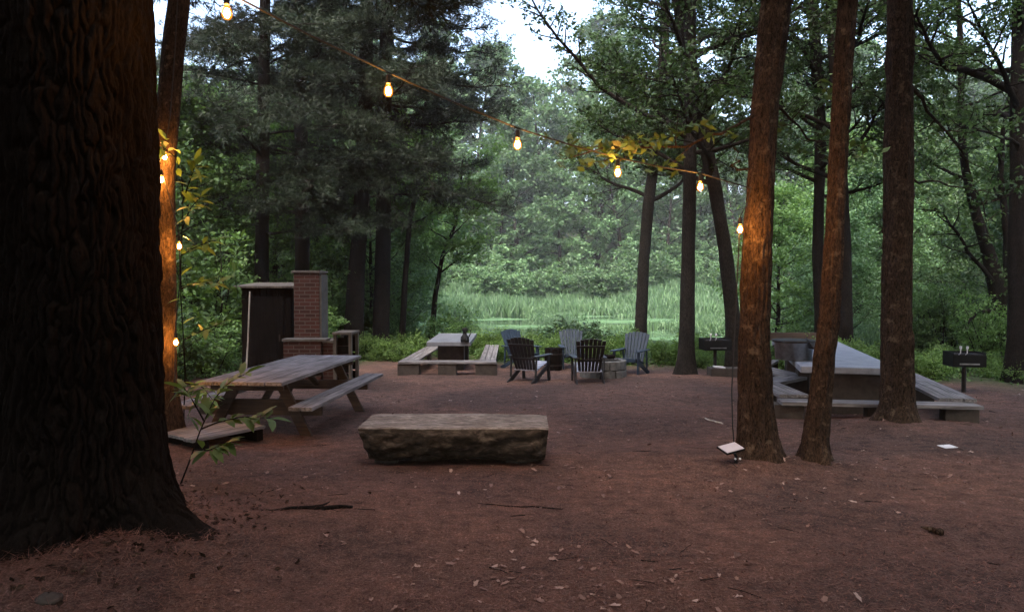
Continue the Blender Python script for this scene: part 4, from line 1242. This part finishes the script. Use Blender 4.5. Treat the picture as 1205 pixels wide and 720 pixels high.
# ------------------------------------------------------------------ chairs round the fire
def adirondack(mat, label, seatmat, group='chairs round the fire pit'):
    """front is +Y"""
    root = thing('adirondack_chair', label, 'chair', (0, 0, 0), 0, group)
    b = MB()                                   # seat slats, sloping down to the back
    for i in range(6):
        t = i / 5; b.box((0, 0.30 - t * 0.5, 0.37 - t * 0.12), (0.54, 0.088, 0.024), Matrix.Rotation(R(13), 3, 'X'))
    b.box((0, 0.352, 0.345), (0.54, 0.022, 0.09))
    b.build('seat', seatmat, root, 0.006)
    base, tilt = Vector((0, -0.2, 0.235)), R(24)
    b = MB(); n = 7
    for i in range(n):                         # fanned slats with an arched top
        u = (i - 3) / 3
        hgt = 0.80 - 0.055 * u * u
        x0, x1 = u * 0.2, u * 0.275
        def P(x, s, off=0): return Vector((x, -0.2 - math.sin(tilt) * s * 0.9 + off, 0.235 + math.cos(tilt) * s))
        w0, w1 = 0.028, 0.041
        pts = [P(x0 - w0, 0), P(x0 + w0, 0), P(x1 + w1, hgt), P(x1 - w1, hgt)]
        off = Vector((0, -0.02, -0.008))
        b.add(pts + [p + off for p in pts], [(0, 3, 2, 1), (4, 5, 6, 7), (0, 1, 5, 4), (1, 2, 6, 5), (2, 3, 7, 6), (3, 0, 4, 7)])
    b.build('backrest', mat, root, 0.004)
    b = MB()
    for s, w in ((0.30, 0.5), (0.62, 0.58)):
        b.box((0, -0.2 - math.sin(tilt) * s * 0.9 - 0.034, 0.235 + math.cos(tilt) * s - 0.012), (w, 0.024, 0.05), Matrix.Rotation(tilt, 3, 'X'))
    b.build('back_rail', mat, root, 0.004)
    for sx in (-1, 1):
        b = MB()
        b.prism([(sx * 0.29 - 0.06, -0.42), (sx * 0.29 + 0.06, -0.42), (sx * 0.31 + 0.075, 0.2), (sx * 0.31 + 0.06, 0.37), (sx * 0.31 - 0.06, 0.37), (sx * 0.31 - 0.07, 0.2)], 0.535, 0.562)
        b.build('arm', mat, root, 0.008)
        MB().bar((sx * 0.305, 0.26, 0.536), (sx * 0.305, 0.3, -0.03), 0.035, 0.1, (1, 0, 0)).build('front_leg', mat, root, 0.006)
        b = MB(); b.bar((sx * 0.295, 0.29, 0.32), (sx * 0.285, -0.5, -0.03), 0.032, 0.1, (1, 0, 0))
        b.build('back_leg', mat, root, 0.006)
        MB().bar((sx * 0.3, -0.3, 0.536), (sx * 0.295, -0.34, 0.1), 0.03, 0.05, (1, 0, 0)).build('arm_post', mat, root, 0.004)
    return root


def copy_thing(root, label):
    c = root.copy(); COL.objects.link(c); c['label'] = label
    for ch in list(root.children):
        d = ch.copy(); COL.objects.link(d); d.parent = c; d.matrix_parent_inverse = ch.matrix_parent_inverse
        for g in list(ch.children):
            e = g.copy(); COL.objects.link(e); e.parent = d
    return c


def place(o, px, Y, rz):
    x = (px - CX) / F * Y; o.location = (x, Y, h(x, Y)); o.rotation_euler = (0, 0, R(rz))


c = adirondack(M['dark_plastic'], 'dark slatted chair with its back to us, nearest the small stone table', M['seat_sky_sheen']); place(c, 624, 15.9, -28)
c2 = copy_thing(c, 'dark slatted chair with its back to us, in front of the fire pit'); place(c2, 692, 15.75, 2)
b = adirondack(M['blue_plastic'], 'blue grey chair facing us at the left, behind the dark chair nearest the small table', M['blue_plastic']); place(b, 614, 18.9, 218)
b2 = copy_thing(b, 'blue grey chair facing us between the two dark chairs'); place(b2, 675, 19.0, 184)
b3 = copy_thing(b, 'blue grey chair turned towards the fire pit, rightmost of the chair circle'); place(b3, 742, 17.6, 150)

# barrel table
p = G(652, 436)
BR = thing('barrel_table', 'dark round barrel with upright staves between the chairs', 'barrel', (p[0], p[1] + 0.2, h(p[0], p[1] + .2)))
bm_ = MB(); N_ = 16
for i_ in range(N_):
    a0, a1 = 2 * math.pi * i_ / N_ + .02, 2 * math.pi * (i_ + 1) / N_ - .02
    ring = []
    for rr_, zz_ in ((.2, -.02), (.225, .27), (.21, .56)):
        for a_, q_ in ((a0, 0), (a1, 0), (a1, -.025), (a0, -.025)):
            ring.append(((rr_ + q_) * math.cos(a_), (rr_ + q_) * math.sin(a_), zz_))
    bm_.add(ring, [(3, 2, 1, 0), (8, 9, 10, 11)] + [(k_ + j_, k_ + (j_ + 1) % 4, k_ + 4 + (j_ + 1) % 4, k_ + 4 + j_) for k_ in (0, 4) for j_ in range(4)])
bm_.build('staves', M['wood_dark'], BR)
MB().lathe([(0, .545), (.19, .545), (.19, .53), (0, .53)], 20).build('top', M['wood_dark'], BR)
MB().lathe([(.214, .12), (.22, .12), (.222, .15), (.216, .15)], 24).lathe([(.221, .4), (.226, .4), (.224, .43), (.219, .43)], 24).build('hoops', M['rust_metal'], BR)

# fire pit
p = G(716, 448); fx, fy = p[0], 16.65
FP = thing('fire_pit', 'low round fire pit of pale stone blocks in front of the chairs', 'fire pit', (fx, fy, h(fx, fy)))
for row in range(2):
    b = MB()
    for i_ in range(11):
        a0, a1 = 2 * math.pi * (i_ + row * .5) / 11 + .015, 2 * math.pi * (i_ + 1 + row * .5) / 11 - .015
        z0, z1 = -.05 + row * .21, .15 + row * .21
        am = (a0 + a1) / 2; ro, ri = .52 + random.uniform(-.012, .012), .36
        q = [(ri * math.cos(a0), ri * math.sin(a0)), (ro * math.cos(a0), ro * math.sin(a0)), (ro * 1.02 * math.cos(am), ro * 1.02 * math.sin(am)), (ro * math.cos(a1), ro * math.sin(a1)), (ri * math.cos(a1), ri * math.sin(a1))]
        b.prism(q, z0 + (0.006 if row else 0), z1)
    b.build('stone_ring', M['stone'], FP, 0.012)
b = MB()
for i_ in range(9): b.tube([(-.33 + i_ * .0825, -.28, .375), (-.33 + i_ * .0825, .28, .375)], .008, 5)
for y_ in (-.28, .28): b.tube([(-.36, y_, .375), (.36, y_, .375)], .01, 5)
b.build('grate', M['black_metal'], FP)
b = MB()
for i_ in range(3): b.tube([(-.2 + .05 * i_, -.1 + .1 * i_, .42 + .03 * (i_ % 2)), (.2, .0 + .06 * i_, .43)], .04, 8)
o = b.build('firewood', M['wood_dark']); o.location = (fx + .05, fy, h(fx, fy)); tag(o, 'charred black firewood lying on the fire pit', 'firewood')

# charcoal grills on posts
def grill(px, Y, rz, label, w=0.66, top=0.9, shelf=True):
    x = (px - CX) / F * Y; gz = h(x, Y)
    root = thing('charcoal_grill', label, 'grill', (x, Y, gz), R(rz), 'charcoal grills on posts')
    MB().tube([(0, 0, -.1), (0, 0, top - .26)], .038, 12).build('post', M['rust_metal'], root)
    b = MB(); t = .012; d = .42; hh = .25
    b.box((0, 0, top - hh), (w, d, t))
    for sx in (-1, 1): b.box((sx * (w / 2 - t / 2), 0, top - hh / 2 + 0.007), (t, d - .002, hh))
    b.box((0, d / 2, top - hh / 2 + 0.007), (w + .01, t, hh)); b.box((0, -d / 2, top - hh / 2 - .02), (w + .01, t, hh - .05))
    b.build('firebox', M['black_metal'], root)
    b = MB()
    for i in range(13): b.tube([(-w / 2 + .04 + i * (w - .08) / 12, -d / 2 + .02, top - .03), (-w / 2 + .04 + i * (w - .08) / 12, d / 2 - .02, top - .03)], .006, 5)
    for y in (-.17, .17): b.tube([(-w / 2 + .02, y, top - .04), (w / 2 - .02, y, top - .04)], .007, 5)
    g = b.build('grate', M['rust_metal'], root)
    for sx in (-.3, -.1):
        b = MB(); b.tube([(sx * w, -d / 2 + .03, top - .03), (sx * w, -d / 2 - .03, top + .0), (sx * w, -d / 2 - .035, top + .09)], .009, 6)
        b.tube([(sx * w, -d / 2 - .035, top + .08), (sx * w, -d / 2 - .035, top + .13)], .02, 8)
        b.build('handle', M['paper'], g)
    MB().box((0, -d / 2 - .012, top - .2), (w * .6, .012, .025)).build('front_rail', M['steel'], root)
    return root


grill(1136, 13.6, -8, 'black charcoal grill on a post at the right, in front of the green shrubs', 0.56, 0.74)
grill(842, 16.9, 4, 'black charcoal grill on a post between the grey trunk and the curved trunk', 0.62, 0.84)
p = G(858, 444); o = MB().box((0, 0, .09), (0.75, .4, .2)).build('step_block', M['block'], None, 0.012); o.location = (p[0], p[1] + .3, h(p[0], p[1] + .3)); tag(o, 'low dark block at the foot of the charcoal grill left of the orange lit trunk', 'block')
o = MB().box((0, 0, .015), (.24, .2, .03), Matrix.Rotation(R(5), 3, 'Y')).build('paper_plate', M['paper'], None, 0.004); o.location = (p[0] - .16, p[1] + .25, h(p[0], p[1] + .3) + .195); tag(o, 'small white folded tray lying on the low dark block', 'tray')

# ------------------------------------------------------------------ string lights
sphere = None


def bulb(root, p):
    p = np.array(p, float)
    s = MB().lathe([(0, .1), (.014, .1), (.017, .09), (.017, .045), (.014, .04), (0, .04)], 12).build('socket', M['cord'], root); s.location = p
    g = MB().lathe([(.012, .042), (.017, .03), (.027, .01), (.031, -.012), (.028, -.03), (.017, -.044), (0.0, -.049)], 16).build('bulb', M['globe'], root, smooth_=True); g.location = p
    f = MB().lathe([(0, .022), (.011, .015), (.017, -.005), (.0165, -.02), (.009, -.034), (0, -.038)], 12).build('filament', M['bulb'], g, smooth_=True)


def string(label, pts_cord, bulbs, at):
    root = thing('string_lights', label, 'string lights', at)
    off = np.array(at, float)
    MB().tube(np.array(pts_cord) - off, .006, 6).build('cord', M['cord'], root)
    for p in bulbs: bulb(root, np.array(p) - off)


def string_a():
    d = 4.36 * (1 + 0.139 * np.arange(5)); d[4] = 6.7
    pix = [(267, 14), (457, 106), (609, 169), (727, 202), (824, 219)]
    B = [CAM + dd * ray(*p) for p, dd in zip(pix, d)]
    top = [b + np.array([0, 0, 0.115]) for b in B]
    start = np.array([-2.5, 4.55, top[0][2] + 0.75])
    t11 = atY(884, 222, 7.15)
    last = atY(871, 269, 7.0)
    panel = atY(864, 525, 7.28)
    cord = [start, (start + top[0]) / 2 + np.array([0, 0, -.02])]
    for a, b in zip(top[:-1], top[1:]): cord += [a, a + (b - a) * .5 + np.array([0, 0, -.01])]
    cord += [top[-1], (top[-1] + t11) / 2, t11, atY(879, 240, 7.16), last + np.array([0.0, 0, .115])]
    for y_, x_ in ((300, 869), (360, 866), (420, 863), (460, 861), (500, 862)): cord.append(atY(x_, y_, 7.2))
    cord.append(panel)
    # lamp base ends where the panel stands
    string('amber bulbs strung across the clearing from the big pine to the orange lit trunk', cord, B + [last], (2.0, 7.2, h(2.0, 7.2)))


string_a()


def string_b():
    Y = 8.2
    B = [atY(194, 184, Y), atY(190, 211, Y - .03), atY(211, 289, Y), atY(207, 402, Y)]
    st = atY(206, 60, 8.28)
    c = [atY(212, -60, 8.25), st, atY(200, 140, Y), B[0] + np.array([0, 0, .115]), atY(186, 196, Y), B[1] + np.array([0, 0, .115]), atY(200, 235, Y), atY(208, 262, Y), B[2] + np.array([0, 0, .115]), atY(212, 330, Y), atY(208, 370, Y), B[3] + np.array([0, 0, .115]), atY(206, 430, Y), atY(206, 470, Y)]
    string('string of amber bulbs winding down the slim lit trunk on the left', c, B, (-3.8, 8.2, h(-3.8, 8.2)))


string_b()

# solar panel on a stake
p = G(868, 556)
SP = thing('solar_panel', 'small solar panel with painted pale sky reflection on a stake at the foot of the orange lit trunk', 'solar panel', (p[0], 7.1, h(p[0], 7.1)))
MB().tube([(0, 0, -.1), (0, 0, .06), (-.03, 0, .12)], .014, 8).build('stake', M['black_metal'], SP)
rot = Matrix.Rotation(R(24), 3, 'Z') @ Matrix.Rotation(R(14), 3, 'X') @ Matrix.Rotation(R(-8), 3, 'Y')
MB().box((-.05, 0, .14), (.22, .16, .018), rot).build('housing', M['black_metal'], SP, .004)
MB().box(Vector((-.05, 0, .14)) + rot @ Vector((0, 0, .0105)), (.2, .14, .005), rot).build('glass', M['panel'], SP)
for dx in (-.02, .025): MB().tube([(dx, -.035, .05), (dx, -.05, .05)], .009, 10).build('knob', M['paper'], SP)

# ------------------------------------------------------------------ small ground things
p = G(1115, 527); o = MB().box((0, 0, .012), (.17, .12, .006), Matrix.Rotation(R(4), 3, 'X')).build('paper_scrap', M['paper']); o.location = p; o.rotation_euler = (0, 0, R(15)); tag(o, 'white scrap of paper lying on the ground at the right', 'paper')
r = np.random.default_rng(4)


def stick(px0, py0, px1, py1, rad, label, name='stick', cat='stick', mat=None, fork=False):
    a, b = G(px0, py0), G(px1, py1)
    t = np.linspace(0, 1, 9)[:, None]; P = a + (b - a) * t + r.normal(0, .012, (9, 3)) * np.array([1, 1, .2])
    P[:, 2] = H(P[:, 0], P[:, 1]) + rad * .8
    root = P[0].copy(); tb = Tubes(); rr = np.linspace(rad * .5, rad, 9) * (1 + r.uniform(-.15, .15, 9)); rr[0] *= .3; rr[-1] *= .5
    tb.add(P - root, rr, 8)
    if fork:
        q = P[4] + np.array([[0, 0, 0], [.06, .1, .02], [.08, .22, .03]]); q[:, 2] = H(q[:, 0], q[:, 1]) + rad; tb.add(q - root, np.array([rad * .6, rad * .5, rad * .2]), 6)
    o = obj(name, tb.mesh(name, mat or M['bark_dark'])); o.location = root
    tag(o, label, cat)


stick(318, 613, 413, 604, .018, 'dark fallen stick on the needles below the log bench, to its left', fork=True)
stick(828, 494, 850, 500, .014, 'short pale twig on the ground left of the orange lit trunk', mat=M['pale_wood'])
stick(1088, 625, 1112, 630, .03, 'short reddish chunk of broken wood on the ground at lower right', 'wood_chunk', 'wood', M['bark_red'])
stick(560, 592, 662, 598, .006, 'long thin twig on the needles in front of the log bench')


def rock(px, py, s, label):
    p = G(px, py); n, m = 24, 14
    a, b = np.meshgrid(np.linspace(0, 2 * np.pi, n, endpoint=False), np.linspace(-1.5, 1.5, m))
    D = np.stack([np.cos(a) * np.cos(b), np.sin(a) * np.cos(b), np.sin(b)], -1)
    k = 1 + .25 * noise(D[..., 0] * 1.6 + px, D[..., 1] * 1.6, D[..., 2] * 1.6, seed=31) + .08 * noise(D[..., 0] * 5, D[..., 1] * 5, D[..., 2] * 5, seed=32)
    V = (D * k[..., None] * np.array(s)).reshape(-1, 3)
    i = np.arange(m - 1)[:, None] * n; j = np.arange(n)[None]; Q = np.stack([i + j, i + (j + 1) % n, i + n + (j + 1) % n, i + n + j], -1).reshape(-1, 4)
    o = obj('rock', npmesh('rock', V, Q, None, M['block'], True)); o.location = p; tag(o, label, 'rock')


rock(58, 722, (.07, .05, .035), 'small grey stone half buried at the foot of the massive left pine')

# ------------------------------------------------------------------ saplings with big leaves
def big_leaves(P, D, size, r, aspect=0.36):
    """long pointed leaves, 6 verts each, drooping along D"""
    n = len(P); D = unit(D); N = unit(UPV + r.normal(0, .25, (n, 3))); B = unit(np.cross(N, D)); N = unit(np.cross(D, B))
    L = (size * r.uniform(.7, 1.25, n))[:, None]; w = L * aspect * .5
    v = [P, P + D * L * .35 + B * w * .9 + N * L * .04, P + D * L * .7 + B * w * .75 - N * L * .02, P + D * L - N * L * .14, P + D * L * .7 - B * w * .75 - N * L * .02, P + D * L * .35 - B * w * .9 + N * L * .04]
    V = np.stack(v, 1).reshape(-1, 3); b = np.arange(n)[:, None] * 6
    return V, np.concatenate([b + np.array([[0, 1, 2, 5]]), b + np.array([[2, 3, 4, 5]])]).reshape(-1, 4)


def sapling(label, base, stems, leafsize, per, seed, name='sapling', start=.35, mat=None):
    r = np.random.default_rng(seed); base = np.array(base, float)
    root = thing(name, label, 'sapling', base); tb = Tubes(); P, D = [], []
    for pts in stems:
        pts = np.array(pts, float) - base; k = len(pts); s = np.linspace(0, k - 1, 14)
        q = np.stack([np.interp(s, np.arange(k), pts[:, c_]) for c_ in range(3)], 1)
        tb.add(q, np.linspace(.008, .003, 14), 5)
        for i in range(per):
            t = start + (1 - start) * (i + 1) / per; j = t * 13; a = min(int(j), 12); p = q[a] + (q[a + 1] - q[a]) * (j - a)
            d = unit(q[a + 1] - q[a])
            side = unit(np.cross(d, UPV) + r.normal(0, .3, 3)) * (1 if i % 2 else -1)
            P.append(p); D.append(unit(d * .5 + side + np.array([0, 0, r.normal(-.1, .25)])))
        P.append(q[-1]); D.append(unit(q[-1] - q[-2]))
    obj('stem', tb.mesh('stem', M['bark_dark']), root)
    V, Q = big_leaves(np.array(P), np.array(D), leafsize, r)
    obj('leaves', npmesh('leaves', V, Q, None, mat or M['vine_leaf'], True), root)


b0 = G(212, 582)
Yb = b0[1]
sapling('thin sapling with long green leaves at the right foot of the massive left pine', b0,
        [[b0, atY(222, 545, Yb), atY(236, 505, Yb + .1), atY(252, 470, Yb + .2), atY(266, 452, Yb + .25), atY(288, 440, Yb + .3)],
         [atY(236, 505, Yb + .1), atY(255, 497, Yb + .1), atY(285, 490, Yb + .15), atY(318, 492, Yb + .2)],
         [atY(228, 528, Yb + .1), atY(245, 530, Yb), atY(268, 520, Yb + .1)],
         [atY(240, 495, Yb + .1), atY(226, 470, Yb + .1), atY(216, 455, Yb + .2)]], .2, 18, 61, start=.3)
b1 = G(216, 508)
sapling('leafy climber with broad leaves lit by the bulbs on the slim left trunk', b1,
        [[b1, atY(218, 430, 8.1), atY(212, 340, 8.05), atY(214, 270, 8.0), atY(216, 220, 8.0), atY(206, 180, 8.0), atY(196, 165, 8.0)],
         [atY(214, 270, 8.0), atY(224, 245, 7.95), atY(236, 232, 7.9)], [atY(214, 300, 8.0), atY(232, 290, 7.95), atY(255, 282, 7.9)],
         [atY(213, 340, 8.05), atY(234, 332, 7.9), atY(258, 334, 7.85)], [atY(217, 400, 8.1), atY(240, 388, 8), atY(262, 380, 7.9)],
         [atY(206, 185, 8.0), atY(190, 172, 7.9), atY(182, 180, 7.85)], [atY(214, 240, 8), atY(226, 205, 7.9), atY(230, 192, 7.9)],
         [atY(217, 450, 8.1), atY(238, 455, 8), atY(250, 470, 7.9)]], .17, 14, 62, 'climber', .2)
b2 = G(262, 436)
sapling('bushy sapling with yellow green leaves beside the dark shed', (b2[0], 13.5, h(b2[0], 13.5)),
        [[(b2[0], 13.5, h(b2[0], 13.5)), atY(262, 380, 13.5), atY(258, 330, 13.4), atY(250, 285, 13.3), atY(240, 265, 13.2)],
         [atY(262, 380, 13.5), atY(280, 350, 13.4), atY(276, 320, 13.3)], [atY(260, 350, 13.5), atY(238, 330, 13.3), atY(226, 318, 13.2)],
         [atY(258, 320, 13.4), atY(278, 300, 13.4), atY(284, 280, 13.3)], [atY(262, 370, 13.5), atY(240, 372, 13.3), atY(222, 366, 13.1)]], .2, 24, 63, start=.1)

# ------------------------------------------------------------------ haze volume added to lift the far foliage tones
m, nt, out = newmat('added_haze')
pv = node(nt, 'VolumePrincipled'); pv.inputs['Color'].default_value = (0.8, 0.87, 0.9, 1); pv.inputs['Density'].default_value = 0.0006; pv.inputs['Anisotropy'].default_value = 0.2
nt.links.new(pv.outputs[0], out.inputs['Volume'])
o = MB().box((0, 180, 30.5), (540, 500, 69)).build('haze', m); tag(o, 'thin added haze lifting the far tones over the clearing and pond', 'haze', kind='stuff')

# ------------------------------------------------------------------ light, sky, camera
SUN_EL, SUN_AZ = R(52), R(192)       # soft light from high behind the viewer, falling on the open pond
w = bpy.data.worlds.new('World'); scene.world = w; w.use_nodes = True
nt = w.node_tree; bg = nt.nodes['Background']
sky = nt.nodes.new('ShaderNodeTexSky'); sky.sky_type = 'NISHITA'; sky.sun_disc = False
sky.sun_elevation = SUN_EL; sky.sun_rotation = SUN_AZ; sky.air_density = 1.0; sky.dust_density = 6.0; sky.ozone_density = 1.0
nt.links.new(sky.outputs[0], bg.inputs[0]); bg.inputs[1].default_value = 0.15
sun = bpy.data.lights.new('sun', 'SUN'); sun.energy = 0.35; sun.angle = R(50); sun.color = (1, 0.93, 0.85)
so = link(bpy.data.objects.new('sun', sun))
dv = Vector((math.sin(SUN_AZ) * math.cos(SUN_EL), math.cos(SUN_AZ) * math.cos(SUN_EL), math.sin(SUN_EL)))
so.rotation_euler = dv.to_track_quat('Z', 'Y').to_euler(); so.location = (0, 0, 30)

cam = bpy.data.cameras.new('camera'); co = link(bpy.data.objects.new('camera', cam))
co.location = (0, 0, CAMZ); co.rotation_euler = (R(90) - TH, 0, 0)
cam.sensor_width = 36; cam.lens = 36 * F / 1205; cam.clip_end = 2000; cam.clip_start = 0.05
scene.camera = co
scene.view_settings.view_transform = 'Standard'; scene.view_settings.look = 'None'; scene.view_settings.gamma = 1
scene.view_settings.exposure = 2.75
cy = scene.cycles
cy.use_denoising = True
cy.max_bounces = 6; cy.diffuse_bounces = 3; cy.glossy_bounces = 3; cy.transmission_bounces = 3; cy.transparent_max_bounces = 6
cy.sample_clamp_indirect = 4.0
cy.caustics_reflective = False; cy.caustics_refractive = False
